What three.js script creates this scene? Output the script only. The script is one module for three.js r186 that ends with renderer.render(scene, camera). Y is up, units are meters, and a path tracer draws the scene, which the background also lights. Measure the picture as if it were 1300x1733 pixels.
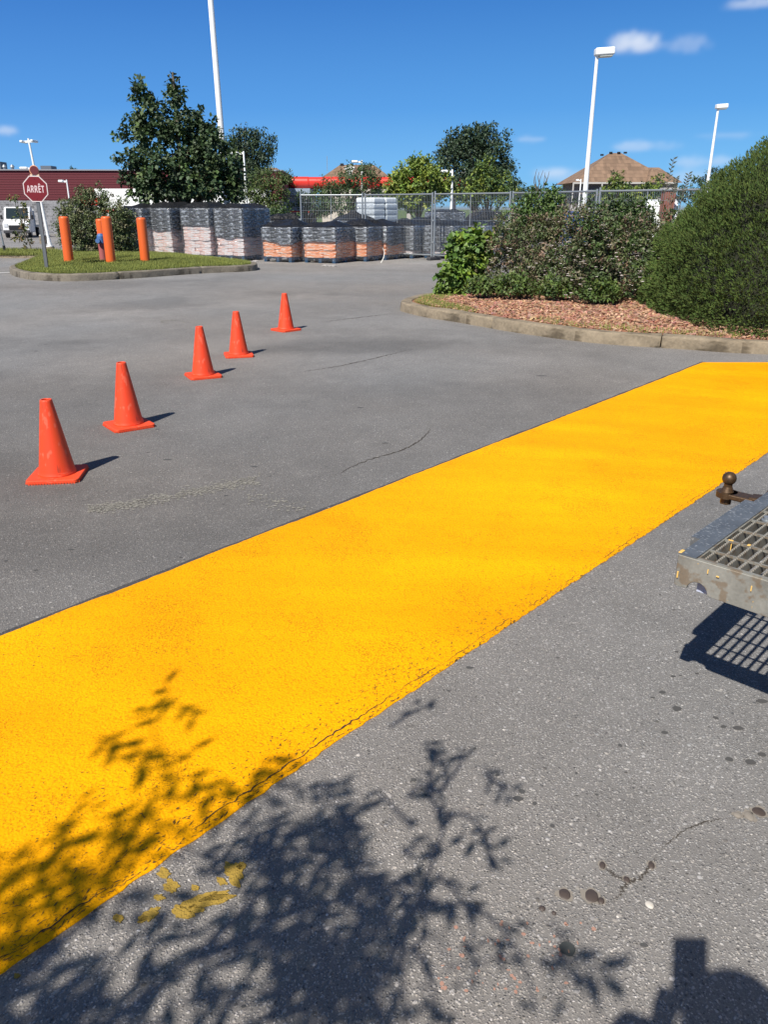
import * as THREE from 'three';
import { RoundedBoxGeometry } from 'three/addons/geometries/RoundedBoxGeometry.js';
import { mergeGeometries } from 'three/addons/utils/BufferGeometryUtils.js';

// ------------------------------------------------------------------ camera, sky, sun, exposure
const scene = new THREE.Scene();
const EYE = 1.47, PITCH = 21.518 * Math.PI / 180;
const camera = new THREE.PerspectiveCamera(66.965, 769 / 1024, 0.05, 3000);
camera.position.set(0, EYE, 0);
camera.rotation.set(-PITCH, 0, 0);
const renderer = new THREE.WebGLRenderer({ antialias: true });
renderer.setSize(769, 1024);
renderer.toneMapping = THREE.LinearToneMapping;
renderer.toneMappingExposure = 1.5;
renderer.shadowMap.enabled = true;
const SUN_AZ = 29.5 * Math.PI / 180, SUN_EL = 47.2 * Math.PI / 180;
const SUN = new THREE.Vector3(-Math.sin(SUN_AZ) * Math.cos(SUN_EL), Math.sin(SUN_EL), Math.cos(SUN_AZ) * Math.cos(SUN_EL));
const sun = new THREE.DirectionalLight(new THREE.Color(1, 0.95, 0.87), 4.6);
sun.position.copy(SUN).multiplyScalar(120); sun.castShadow = true;
Object.assign(sun.shadow.camera, { left: -70, right: 70, top: 70, bottom: -70, near: 1, far: 320 });
sun.shadow.mapSize.set(4096, 4096);
scene.add(sun, sun.target);

// ------------------------------------------------------------------ random numbers, noise, picture geometry
function rng(seed) { let a = seed >>> 0; return () => { a = a + 0x6D2B79F5 | 0; let t = Math.imul(a ^ a >>> 15, 1 | a); t = t + Math.imul(t ^ t >>> 7, 61 | t) ^ t; return ((t ^ t >>> 14) >>> 0) / 4294967296; }; }
const R = rng(7);
const rr = (a, b, r = R) => a + (b - a) * r();
const clamp = (x, a = 0, b = 1) => Math.min(b, Math.max(a, x));
const smooth = (a, b, x) => { const t = clamp((x - a) / (b - a)); return t * t * (3 - 2 * t); };
const LN = 256, LAT = new Float32Array(LN * LN); { const q = rng(99); for (let i = 0; i < LAT.length; i++) LAT[i] = q(); }
function vnoise(x, y, per = LN) {
  let ix = Math.floor(x), iy = Math.floor(y); let fx = x - ix, fy = y - iy; fx = fx * fx * (3 - 2 * fx); fy = fy * fy * (3 - 2 * fy);
  const x0 = ((ix % per) + per) % per, y0 = ((iy % per) + per) % per, x1 = (x0 + 1) % per, y1 = (y0 + 1) % per;
  const a = LAT[y0 * LN + x0], b = LAT[y0 * LN + x1], c = LAT[y1 * LN + x0], d = LAT[y1 * LN + x1];
  return a + (b - a) * fx + (c - a) * fy + (a - b - c + d) * fx * fy;
}
function fbm(x, y, oct = 4, per = LN) { let s = 0, w = 0.5, t = 0; for (let i = 0; i < oct; i++) { s += w * vnoise(x + i * 17, y + i * 31, per); t += w; w *= 0.5; x *= 2; y *= 2; per = Math.min(LN, per * 2); } return s / t; }
// the photograph was measured in its 1300 x 1733 pixels: these turn measured pixels into places on the ground
const F = 1310, CP = Math.cos(PITCH), SP = Math.sin(PITCH);
const ray = (x, y) => { const a = (x - 650) / F, b = (866.5 - y) / F; return [a, -SP + b * CP, -CP - b * SP]; };
const G = (x, y, h = 0) => { const r = ray(x, y), t = (h - EYE) / r[1]; return new THREE.Vector3(r[0] * t, h, r[2] * t); };
const AT = (x, y, z) => { const r = ray(x, y), t = z / r[2]; return new THREE.Vector3(r[0] * t, EYE + r[1] * t, z); };
const gy = z => -0.85 * smooth(28, 60, -z);            // the lot falls away gently towards the far road
const V3 = (x, y, z) => new THREE.Vector3(x, y, z);

// ------------------------------------------------------------------ sky (clear blue with a few small clouds)
{
  const W = 2048, H = 1024, d = new Float32Array(W * H * 4);
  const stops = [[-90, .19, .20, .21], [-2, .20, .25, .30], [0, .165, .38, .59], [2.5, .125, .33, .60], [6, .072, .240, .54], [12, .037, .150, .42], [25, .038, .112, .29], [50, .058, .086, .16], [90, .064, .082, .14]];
  const clouds = [[1078, 76, 38, 15, .8, 5], [1062, 68, 24, 12, .5, 7], [1165, 78, 30, 14, .25, 2], [1072, 249, 30, 9, 0.36, 9], [1125, 248, 26, 8, 0.16, 12], [1168, 276, 26, 10, 0.33, 4], [1175, 300, 40, 14, 0.29, 3], [935, 292, 30, 8, 0.33, 6], [895, 237, 26, 5, .3, 8], [10, 222, 16, 7, .5, 1], [1275, 6, 34, 9, .5, 13], [1235, 230, 40, 5, .2, 14], [1220, 275, 20, 9, .35, 15], [1110, 30, 40, 8, .0, 1], [955, 300, 40, 12, .3, 16]];
  const cl = clouds.map(([x, y, w, h, o, s]) => { const r = ray(x, y), n = Math.hypot(...r); return { az: Math.atan2(r[0], -r[2]), el: Math.asin(r[1] / n), w: w / F, h: h / F, o, s }; });
  for (let j = 0; j < H; j++) {
    const el = ((j + .5) / H - .5) * Math.PI, e = el * 180 / Math.PI; let k = 0; while (k < stops.length - 2 && e > stops[k + 1][0]) k++;
    const A = stops[k], B = stops[k + 1], t = clamp((e - A[0]) / (B[0] - A[0]));
    for (let i = 0; i < W; i++) {
      const ph = ((i + .5) / W - .5) * 2 * Math.PI, x = Math.cos(ph), z = Math.sin(ph), az = Math.atan2(x, -z);
      const lift = 1 + .16 * x * smooth(-5, 5, e);
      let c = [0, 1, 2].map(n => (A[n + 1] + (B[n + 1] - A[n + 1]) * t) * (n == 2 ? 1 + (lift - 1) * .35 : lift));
      if (e > -1 && e < 20 && Math.abs(az) < .7) for (const q of cl) {
        const u = (az - q.az) / q.w, v = (el - q.el) / q.h; if (Math.abs(u) > 1.9 || Math.abs(v) > 2) continue;
        const n = fbm(u * 2.2 + q.s * 7.3 + 60, v * 1.3 + q.s * 3.1 + 40, 5);
        const a = q.o * smooth(.02, .75, Math.exp(-(u * u) * 1.1 - v * v * (v < 0 ? 2.2 : 1.1)) * (.25 + 1.5 * n) - .12);
        const w = [.50 + .10 * v, .55 + .09 * v, .64 + .05 * v]; c = c.map((p, n) => p + (w[n] - p) * a);
      }
      const o = (j * W + i) * 4; d[o] = c[0]; d[o + 1] = c[1]; d[o + 2] = c[2]; d[o + 3] = 1;
    }
  }
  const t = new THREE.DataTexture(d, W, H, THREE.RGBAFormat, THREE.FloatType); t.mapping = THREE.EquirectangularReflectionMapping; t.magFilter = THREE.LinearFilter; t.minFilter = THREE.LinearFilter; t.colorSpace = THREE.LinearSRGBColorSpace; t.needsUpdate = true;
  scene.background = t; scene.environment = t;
}

// ------------------------------------------------------------------ naming, tagging, geometry helpers
const used = new Map();
function numbered(n) { const k = used.get(n) || 0; used.set(n, k + 1); return k ? `${n}_${String(k).padStart(3, '0')}` : n; }
function thing(name, label, category, pos = [0, 0, 0], turn = 0, group) {
  const o = new THREE.Group(); o.name = numbered(name); o.position.set(pos[0], pos[1], pos[2]); o.rotation.y = turn; scene.add(o); o.userData = { label, category }; if (group) o.userData.group = group; return o;
}
function part(name, geo, mat, parent = scene, data) { const m = new THREE.Mesh(geo, mat); m.name = parent === scene ? numbered(name) : name; m.castShadow = m.receiveShadow = true; if (data) Object.assign(m.userData, data); parent.add(m); return m; }
function struct(name, geo, mat, label, category = name.replace(/_/g, ' ')) { return part(name, geo, mat, scene, { kind: 'structure', label, category }); }
function stuff(name, o, label, category) { o.name = numbered(name); o.castShadow = o.receiveShadow = true; o.userData = { kind: 'stuff', label, category }; scene.add(o); return o; }
const box = (w, h, d, x = 0, y = 0, z = 0) => new THREE.BoxGeometry(w, h, d).translate(x, y, z);
const rbox = (w, h, d, r, x = 0, y = 0, z = 0, s = 2) => new RoundedBoxGeometry(w, h, d, s, r).translate(x, y, z);
const cyl = (r0, r1, h, x = 0, y = 0, z = 0, n = 16) => new THREE.CylinderGeometry(r1, r0, h, n).translate(x, y + h / 2, z);   // r0 at the foot
const join = a => mergeGeometries(a.map(g => { g = g.index ? g.toNonIndexed() : g; for (const k of Object.keys(g.attributes)) if (!['position', 'normal', 'uv'].includes(k)) g.deleteAttribute(k); return g; }));
function geoOf(pos, idx, uv, col) {
  const g = new THREE.BufferGeometry(); g.setAttribute('position', new THREE.Float32BufferAttribute(pos, 3)); if (uv) g.setAttribute('uv', new THREE.Float32BufferAttribute(uv, 2)); if (col) g.setAttribute('color', new THREE.Float32BufferAttribute(col, 3)); if (idx) g.setIndex(idx); g.computeVertexNormals(); return g;
}
function metric(g, s = 1) {            // uv in metres, laid along the dominant plane of each face
  g = g.index ? g.toNonIndexed() : g; const p = g.attributes.position, uv = new Float32Array(p.count * 2), a = V3(), b = V3(), c = V3(), n = V3();
  for (let i = 0; i < p.count; i += 3) {
    a.fromBufferAttribute(p, i); b.fromBufferAttribute(p, i + 1); c.fromBufferAttribute(p, i + 2); n.copy(b).sub(a).cross(c.clone().sub(a));
    const x = Math.abs(n.x), y = Math.abs(n.y), z = Math.abs(n.z);
    for (let k = 0; k < 3; k++) { const v = [a, b, c][k], o = (i + k) * 2; if (y >= x && y >= z) { uv[o] = v.x * s; uv[o + 1] = v.z * s; } else if (x >= z) { uv[o] = v.z * s; uv[o + 1] = v.y * s; } else { uv[o] = v.x * s; uv[o + 1] = v.y * s; } }
  }
  g.setAttribute('uv', new THREE.BufferAttribute(uv, 2)); return g;
}
function bar(a, b, r0, r1 = r0, n = 6) { const d = b.clone().sub(a), L = d.length(), g = new THREE.CylinderGeometry(r1, r0, L, n); g.applyQuaternion(new THREE.Quaternion().setFromUnitVectors(V3(0, 1, 0), d.normalize())); g.translate((a.x + b.x) / 2, (a.y + b.y) / 2, (a.z + b.z) / 2); return g; }
function beam(a, b, w, h) { const d = b.clone().sub(a), L = d.length(), g = new THREE.BoxGeometry(w, h, L); g.applyMatrix4(new THREE.Matrix4().lookAt(b, a, V3(0, 1, 0))); g.translate((a.x + b.x) / 2, (a.y + b.y) / 2, (a.z + b.z) / 2); return g; }
function limb(pts, r0, r1, n = 6) { const c = new THREE.CatmullRomCurve3(pts), S = Math.max(3, pts.length * 3), g = new THREE.TubeGeometry(c, S, 1, n, false), p = g.attributes.position; for (let i = 0; i <= S; i++) { const o = c.getPointAt(i / S), r = r0 + (r1 - r0) * i / S; for (let j = 0; j <= n; j++) { const k = i * (n + 1) + j; p.setXYZ(k, o.x + (p.getX(k) - o.x) * r, o.y + (p.getY(k) - o.y) * r, o.z + (p.getZ(k) - o.z) * r); } } g.computeVertexNormals(); return g; }

// ------------------------------------------------------------------ textures
const toS = c => { c = clamp(c); return 255 * (c <= .0031308 ? 12.92 * c : 1.055 * Math.pow(c, 1 / 2.4) - .055); };
const LUT = new Uint8ClampedArray(4096); for (let i = 0; i < 4096; i++) LUT[i] = toS(i / 4095);
function tex(n, m, fn, perMetre, srgb = true) {
  const d = new Uint8Array(n * m * 4), c = [0, 0, 0];
  for (let y = 0; y < m; y++) for (let x = 0; x < n; x++) { fn(x, y, c); const o = (y * n + x) * 4; for (let k = 0; k < 3; k++) d[o + k] = srgb ? LUT[clamp(c[k] * 4095 | 0, 0, 4095)] : clamp(c[k]) * 255; d[o + 3] = 255; }
  const t = new THREE.DataTexture(d, n, m); t.wrapS = t.wrapT = THREE.RepeatWrapping; t.magFilter = THREE.LinearFilter; t.minFilter = THREE.LinearMipmapLinearFilter; t.generateMipmaps = true; if (srgb) t.colorSpace = THREE.SRGBColorSpace; if (perMetre) t.repeat.set(perMetre, perMetre); t.needsUpdate = true; return t;
}
const gray = (n, m, fn, per) => tex(n, m, (x, y, c) => { c[0] = c[1] = c[2] = fn(x, y); }, per, false);
const AS = 2048, ASM = 2.6;                       // asphalt tile: pixels, metres
const aH = new Float32Array(AS * AS), aC = new Float32Array(AS * AS), aT = new Float32Array(AS * AS);
{
  const q = rng(11); for (let i = 0; i < aH.length; i++) { aH[i] = .25 * q(); aC[i] = .085 + .06 * q(); aT[i] = 0; }
  for (let s = 0; s < 230000; s++) {
    const cx = q() * AS, cy = q() * AS, big = q(), r = big < .010 ? 2.6 + 2.6 * q() : big < .15 ? 1.6 + 1.2 * q() : .9 + .9 * q(), el = .6 + .4 * q(), an = q() * 3.14, ca = Math.cos(an), sa = Math.sin(an), t = q();
    const tone = t < .16 ? .055 + .04 * q() : t < .90 ? .135 + .11 * q() : t < .994 ? .23 + .11 * q() : .34 + .10 * q(), top = .45 + .55 * q(), tint = (q() - .45) * .10, R0 = Math.ceil(r);
    for (let y = -R0; y <= R0; y++) for (let x = -R0; x <= R0; x++) { const u = (x * ca + y * sa) / r, v = (-x * sa + y * ca) / (r * el), e = u * u + v * v; if (e > 1) continue; const k = ((cy + y | 0) + AS) % AS * AS + ((cx + x | 0) + AS) % AS, h = top * Math.sqrt(1 - e * .7); if (h > aH[k]) { aH[k] = h; aC[k] = tone; aT[k] = tint; } }
  }
}
const texAsphalt = tex(AS, AS, (x, y, c) => { const k = y * AS + x, v = aC[k] * (.88 + .24 * fbm(x / 128, y / 128, 3, 16)) * 1.24, t = aT[k]; c[0] = v * (1.05 + t); c[1] = v * (1.0 + t * .35); c[2] = v * (.945 - t * .5); }, 1 / ASM);
const bumpAsphalt = gray(AS, AS, (x, y) => aH[y * AS + x], 1 / ASM);
const texPaint = tex(AS, AS, (x, y, c) => {
  const k = y * AS + x, f = fbm(x / 256, y / 256, 5, 8), f2 = fbm(x / 40 + 9, y / 40, 3, 51), m = smooth(.50, .72, fbm(x / 170 + 50, y / 170 + 20, 4, 12));
  const low = aH[k] < .13 + .05 * m && vnoise(x / 3, y / 3, 256) > .66 - .10 * m ? 1 : 0, w = (.95 + .05 * (f - .5) * 2) * (.97 + .06 * f2);
  if (low) { c[0] = .42; c[1] = .17; c[2] = .004; } else { c[0] = .86 * w; c[1] = (.372 + .02 * (f - .5)) * w; c[2] = .0010; }
}, 1 / ASM);
const bumpPaint = gray(1024, 1024, (x, y) => { let s = 0; for (let j = 0; j < 3; j++) for (let i = 0; i < 3; i++) s += aH[((y * 2 + j) % AS) * AS + (x * 2 + i) % AS]; return s / 9 * .8 + .2 * fbm(x / 20, y / 20, 2, 51); }, 1 / ASM);
const texConcrete = tex(512, 512, (x, y, c) => { const f = fbm(x / 64, y / 64, 5, 8), g = fbm(x / 8 + 30, y / 8, 3, 64), s = smooth(.52, .7, fbm(x / 90 + 5, y / 30 + 8, 4, 5)); const v = (.15 + .20 * f + .12 * (g - .5)) * (1 - .45 * s); c[0] = v * 1.07; c[1] = v * (.96 - .03 * s); c[2] = v * (.78 - .06 * s); }, .55);
const bumpConcrete = gray(512, 512, (x, y) => .6 * fbm(x / 32, y / 32, 4, 16) + .4 * fbm(x / 5, y / 5, 3, 102), .55);
const texSteel = tex(1024, 1024, (x, y, c) => {
  const f = fbm(x / 128, y / 128, 5, 8), g = fbm(x / 14 + 20, y / 14, 3, 73), rust = smooth(.56, .72, fbm(x / 60 + 70, y / 60 + 9, 4, 17)), sp = smooth(.92, .94, fbm(x / 10 + 3, y / 22 + 44, 2, 102)), v = .17 + .13 * f + .07 * (g - .5);
  c[0] = v * 1.02; c[1] = v; c[2] = v * .88; c[0] += (.16 - c[0]) * rust * .55; c[1] += (.095 - c[1]) * rust * .55; c[2] += (.04 - c[2]) * rust * .55; if (sp > 0) { c[0] += (.62 - c[0]) * sp; c[1] += (.36 - c[1]) * sp; c[2] += (.08 - c[2]) * sp; }
}, 2.2);
const texDarkSteel = tex(512, 512, (x, y, c) => { const f = fbm(x / 64, y / 64, 5, 8), s = smooth(.70, .78, fbm(x / 6 + 11, y / 16, 2, 85)); const v = .10 + .09 * f; c[0] = v * .92 + .25 * s; c[1] = v * 1.0 + .25 * s; c[2] = v * 1.06 + .24 * s; }, 3);
const texRust = tex(512, 512, (x, y, c) => { const f = fbm(x / 40, y / 40, 5, 12), g = fbm(x / 5, y / 5, 2, 102); c[0] = .035 + .09 * f + .02 * g; c[1] = .024 + .05 * f + .01 * g; c[2] = .016 + .024 * f; }, 6);
const texCone = tex(512, 512, (x, y, c) => { const f = fbm(x / 100, y / 100, 4, 5), s = smooth(.66, .74, fbm(x / 30 + 40, y / 9 + 3, 4, 17)), d = smooth(.70, .80, fbm(x / 16, y / 24 + 60, 3, 21)); c[0] = .74 - .08 * f; c[1] = .050 + .02 * f; c[2] = .012; for (const k of [0, 1, 2]) { c[k] += ([.80, .30, .2][k] - c[k]) * s * .22; c[k] += ([.10, .035, .02][k] - c[k]) * d * .45; } }, 0);
const texShingle = tex(512, 512, (x, y, c) => { const row = Math.floor(y / 16), u = Math.floor((x + (row % 2) * 14 + LAT[row] * 30) / 28), n = LAT[(row * 37 + u * 11) % 60000], f = fbm(x / 60, y / 60, 3, 8); const v = .135 + .06 * (n - .5) + .05 * (f - .5); const e = y % 16 < 2 ? .75 : 1; c[0] = v * 1.42 * e; c[1] = v * .92 * e; c[2] = v * .60 * e; }, .12);
const texBlock = tex(512, 512, (x, y, c) => { const row = Math.floor(y / 32), o = (row % 2) * 32, u = Math.floor((x + o) / 64), j = (y % 32 < 3 || (x + o) % 64 < 3), n = LAT[(row * 41 + u * 7) % 60000], f = fbm(x / 10, y / 10, 3, 51); const v = j ? .30 : .20 + .16 * (n - .5) + .16 * (f - .5); c[0] = v; c[1] = v * 1.0; c[2] = v * 1.04; }, 1 / 3.2);
const texBark = tex(256, 256, (x, y, c) => { const f = fbm(x / 8, y / 40, 4, 32); c[0] = .09 + .10 * f; c[1] = .075 + .085 * f; c[2] = .055 + .065 * f; }, 2);
const texBag = tex(256, 128, (x, y, c) => { const f = fbm(x / 60, y / 18, 3, 4), k = smooth(.46, .60, fbm(x / 70 + 9, y / 20 + 4, 3, 4)); c[0] = .74; c[1] = .68 - .20 * k; c[2] = .65 - .24 * k; }, 0);
const texBagO = tex(256, 128, (x, y, c) => { const f = fbm(x / 50, y / 22, 3, 5), k = smooth(.44, .62, f); c[0] = .80; c[1] = .26 + .34 * k; c[2] = .09 + .38 * k; }, 0);
const bumpWrap = gray(512, 512, (x, y) => .55 * fbm(x / 60, y / 14, 4, 8) + .45 * Math.abs(fbm(x / 40 + 20, y / 26 + 11, 3, 12) - .5) * 2, 1.1);
const texHood = tex(512, 512, (x, y, c) => { const a = fbm(x / 80, y / 13, 3, 6), b = fbm(x / 40 + 40, y / 9 + 7, 2, 12), k = smooth(.50, .72, a) * .6 + smooth(.58, .72, b) * .7, v = .055 + .40 * k; c[0] = v * .95; c[1] = v * 1.0; c[2] = v * 1.08; }, 1.1);
const texSoil = tex(256, 256, (x, y, c) => { const f = fbm(x / 8, y / 8, 4, 32); c[0] = .20 + .16 * f; c[1] = .085 + .075 * f; c[2] = .045 + .045 * f; }, 1.2);

const M = (color, roughness = .8, o = {}) => new THREE.MeshStandardMaterial({ color: Array.isArray(color) ? new THREE.Color().setRGB(...color) : color, roughness, ...o });
const white = [1, 1, 1];
const m = {
  asphalt: M(white, .93, { map: texAsphalt, bumpMap: bumpAsphalt, bumpScale: .0032, vertexColors: true }),
  darkAsphalt: M([.34, .34, .36], .9, { map: texAsphalt, bumpMap: bumpAsphalt, bumpScale: .003 }),
  paint: new THREE.MeshPhysicalMaterial({ color: 0xffffff, roughness: .7, specularIntensity: .15, map: texPaint, bumpMap: bumpPaint, bumpScale: .0032, vertexColors: true }),
  concrete: M([.80, .72, .61], .95, { map: texConcrete, bumpMap: bumpConcrete, bumpScale: .012, side: THREE.DoubleSide }),
  concreteDark: M([.62, .60, .57], .95, { map: texConcrete, bumpMap: bumpConcrete, bumpScale: .012, side: THREE.DoubleSide }),
  steel: M(white, .62, { map: texSteel, bumpMap: bumpConcrete, bumpScale: .001, metalness: .25 }),
  darkSteel: M(white, .42, { map: texDarkSteel, metalness: .35 }),
  rust: M(white, .48, { map: texRust, metalness: .55, bumpMap: bumpConcrete, bumpScale: .0012 }),
  cone: M(white, .48, { map: texCone }), coneBase: M([1, 1, 1], .7, { map: texCone }),
  galv: M([.33, .355, .37], .45, { metalness: .6 }), whitePaint: M([.80, .81, .80], .45), greyPost: M([.06, .065, .07], .5, { metalness: .3 }),
  orange: M([.68, .115, .018], .45), red: M([.62, .035, .022], .38), darkRed: M([.100, .007, .014], .65),
  black: M([.012, .012, .013], .5), rubber: M([.02, .02, .022], .8), glass: M([.02, .03, .035], .08), bark: M(white, .95, { map: texBark }),
  shingle: M(white, .95, { map: texShingle }), block: M(white, .9, { map: texBlock }), stone: M([.9, .88, .86], .9, { map: texBlock }),
  greyPanel: M([.20, .225, .26], .6), cream: M([.52, .47, .40], .8), trim: M([.42, .40, .37], .7),
  hoodTop: M([.007, .007, .008], .5, { bumpMap: bumpWrap, bumpScale: .05 }),
  hood: M(white, .24, { map: texHood, bumpMap: bumpWrap, bumpScale: .035 }), bluePallet: M([.018, .06, .12], .8), blueBin: M([.01, .10, .42], .5),
  film: new THREE.MeshPhysicalMaterial({ color: new THREE.Color(.86, .88, .9), roughness: .07, transmission: .96, thickness: 0, ior: 1.4, bumpMap: bumpWrap, bumpScale: .06, side: THREE.DoubleSide }),
  bag: M(white, .5, { map: texBag }), bagO: M(white, .5, { map: texBagO }), whiteBag: M([.62, .66, .68], .55), soil: M(white, .98, { map: texSoil }),
};
const leafMat = (rough = .55, tr = .28) => new THREE.MeshPhysicalMaterial({ color: 0xffffff, vertexColors: true, roughness: rough, transmission: tr, thickness: 0, side: THREE.DoubleSide });
const LEAF = leafMat(.6, .25), YEW = leafMat(.9, .04), PETAL = M([.85, .77, .74], .7, { side: THREE.DoubleSide });

// ------------------------------------------------------------------ the ground and what is painted on it
// the fresh yellow band: its far edge runs A0 -> A1, its near edge B0 -> B1
const band = { A0: G(0, 1078), A1: G(1190, 614), B0: G(0, 1652), B1: G(1300, 772) };
const dirA = band.A1.clone().sub(band.A0).normalize(), nrmA = V3(-dirA.z, 0, dirA.x);   // across the band, towards the camera
{
  const N = 440, K = 6.2, E = 700, pos = [], col = [], uv = [], idx = [], L = i => { const t = i / N * 2 - 1; return E * Math.sinh(K * t) / Math.sinh(K); };
  for (let j = 0; j <= N; j++) for (let i = 0; i <= N; i++) {
    const x = L(i) + 1, z = L(j) - 7, y = gy(z); pos.push(x, y, z); uv.push(x, z);
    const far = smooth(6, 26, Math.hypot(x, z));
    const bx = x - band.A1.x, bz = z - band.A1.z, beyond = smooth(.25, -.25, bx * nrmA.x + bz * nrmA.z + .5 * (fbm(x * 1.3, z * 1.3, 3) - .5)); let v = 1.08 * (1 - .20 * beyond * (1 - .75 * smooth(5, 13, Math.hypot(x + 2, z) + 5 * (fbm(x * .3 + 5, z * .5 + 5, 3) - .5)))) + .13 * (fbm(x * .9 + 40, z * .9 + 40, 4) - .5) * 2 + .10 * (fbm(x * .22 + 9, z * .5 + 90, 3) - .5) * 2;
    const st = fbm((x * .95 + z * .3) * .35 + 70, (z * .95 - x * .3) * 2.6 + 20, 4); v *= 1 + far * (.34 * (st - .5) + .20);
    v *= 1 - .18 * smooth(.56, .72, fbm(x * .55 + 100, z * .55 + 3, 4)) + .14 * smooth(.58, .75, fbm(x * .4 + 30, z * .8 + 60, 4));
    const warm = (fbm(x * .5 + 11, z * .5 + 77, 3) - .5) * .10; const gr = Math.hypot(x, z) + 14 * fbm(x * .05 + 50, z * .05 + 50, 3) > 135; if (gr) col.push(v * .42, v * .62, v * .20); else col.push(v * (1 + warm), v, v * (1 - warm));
  }
  for (let j = 0; j < N; j++) for (let i = 0; i < N; i++) { const a = j * (N + 1) + i; idx.push(a, a + N + 1, a + 1, a + 1, a + N + 1, a + N + 2); }
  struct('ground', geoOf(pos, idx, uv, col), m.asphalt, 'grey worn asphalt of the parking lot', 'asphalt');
}
const bandX = G(590, 1247), bandPt = (t, w) => band.A1.clone().addScaledVector(dirA, -t).addScaledVector(nrmA, w);
const nearW = t => { const p0 = band.B0, p1 = bandX, p2 = band.B1; const f = p => { const d = p.clone().sub(band.A1); return [-d.dot(dirA), d.dot(nrmA)]; }; const a = f(p0), b = f(p1), c = f(p2); const l = (u, v) => u[1] + (v[1] - u[1]) * (t - u[0]) / (v[0] - u[0]); return t > b[0] ? l(b, a) : l(c, b); };
{
  const pos = [], uv = [], idx = [], col = [], NT = 800, NW = 26, T1 = 12.4;
  const endDir = G(1300, 614).sub(G(1190, 614)).normalize();     // the far end is cut along this line
  const cut = w => { const along = endDir.dot(dirA), across = endDir.dot(nrmA); return -w * along / across; };
  for (let i = 0; i <= NT; i++) for (let j = 0; j <= NW; j++) {
    const s = i / NT, jj = Math.max(0, Math.min(1, (j - 1) / (NW - 2))); let w0 = (.006 * (vnoise(s * 300, 3) - .5) + .010 * (vnoise(s * 60, 9) - .5)), w1 = nearW(s * T1) + .015 * (fbm(s * 40, 5.5, 4) - .5) + .008 * (vnoise(s * 500, 8) - .5);
    const w = w0 + (w1 - w0) * jj, t0 = cut(w), t = t0 + (T1 - t0) * s, p = bandPt(t, w), rim = Math.min(jj, 1 - jj) * 1.4, lip = jj > .97 ? .0015 : 0;
    const y = j == 0 || j == NW ? .0005 : .0052 + .0015 * smooth(0, .03, rim) * fbm(p.x * 30, p.z * 30, 2) + lip; pos.push(p.x, y, p.z); uv.push(p.x * .96 + p.z * .28, p.z * .96 - p.x * .28);
    const st = .6 * fbm((p.x + .25 * p.z) * .5 + 30, (p.z - .25 * p.x) * 4.5 + 10 + .5 * Math.sin(p.x * 1.3), 4) + .4 * fbm(p.x * 1.2 + 60, p.z * 1.6 + 15, 3), v = 1 + .44 * (st - .5) + .08 * (fbm(p.x * 2 + 5, p.z * 2 + 40, 3) - .5); col.push(Math.min(1, v * 1.0), v * (.985 + .10 * (st - .5)), v);
  }
  for (let i = 0; i < NT; i++) for (let j = 0; j < NW; j++) { const a = i * (NW + 1) + j; idx.push(a, a + 1, a + NW + 1, a + 1, a + NW + 2, a + NW + 1); }
  struct('road_marking', geoOf(pos, idx, uv, col), m.paint, 'broad band of fresh glossy yellow road paint', 'road marking');
  // an older dark sealer line shows along the far edge
  const dp = [], du = [], di = []; for (let i = 0; i <= 700; i++) { const t = -.05 + 12.4 * i / 700, k = .012 + .022 * fbm(i * .11, 2.2, 3) + .02 * smooth(.6, .75, fbm(i * .03, 7, 3)); for (const w of [-k, .02]) { const p = bandPt(t, w); dp.push(p.x, .0024, p.z); du.push(p.x, p.z); } if (i) { const a = i * 2; di.push(a - 2, a - 1, a, a - 1, a + 1, a); } }
  struct('sealer_line', geoOf(dp, di, du), m.darkAsphalt, 'thin dark strip of old sealer along the far edge of the yellow band', 'road marking');
  // bare slivers of asphalt where the paint did not close, thickest by the near edge
  const q = rng(5), sp = [], N = 12500;
  for (let n = 0; n < N; n++) {
    const t = 9.6 * (1 - Math.pow(q(), 1.6) * .98), W = nearW(t), e = q() < .55 ? Math.pow(q(), 2.4) : q(), w = W - .012 - e * (W - .03), a0 = bandPt(t, w);
    if (e > .12 && fbm(a0.x * 3 + 20, a0.z * 3, 4) < .50 + .12 * q()) continue; const t0 = cut(w); if (t < t0 + .02) continue;
    const L = .002 + .007 * q() * (e < .1 ? 1.3 : .6), k = .0006 + .0010 * q(), an = Math.atan2(dirA.z, dirA.x) + (q() - .5) * (e < .1 ? 1.4 : 3), ca = Math.cos(an), sa = Math.sin(an), y = .0082;
    const b = (u, v) => sp.push(a0.x + ca * u - sa * v, y, a0.z + sa * u + ca * v); b(-L, 0); b(0, k); b(L, 0); b(-L, 0); b(L, 0); b(0, -k * (.4 + q()));
  }
  // the coat has split along its near edge: a ragged dark fissure a few centimetres in
  { const fp = [], fi = []; let k = 0; for (let i = 0; i <= 1500; i++) { const t = .3 + 9.2 * i / 1500, w = nearW(t) - .020 - .022 * fbm(i * .012, 4.4, 3) - .010 * vnoise(i * .35, 8.1), hw = .0018 * Math.max(0, fbm(i * .05 + 3, 6.2, 3) * (1 + .6 * smooth(5, 9, t)) - .42) * 2.6 * (.3 + 1.2 * vnoise(i * .9, 1.7)); const a = bandPt(t, w - hw), b = bandPt(t, w + hw); fp.push(a.x, .0084, a.z, b.x, .0084, b.z); if (i && hw > 0) { const e = i * 2; fi.push(e - 2, e - 1, e, e - 1, e + 1, e); } } struct('paint_fissure', geoOf(fp, fi), M([.05, .03, .014], 1, { side: THREE.DoubleSide }), 'ragged dark split along the near edge of the yellow paint', 'crack'); }
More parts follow.
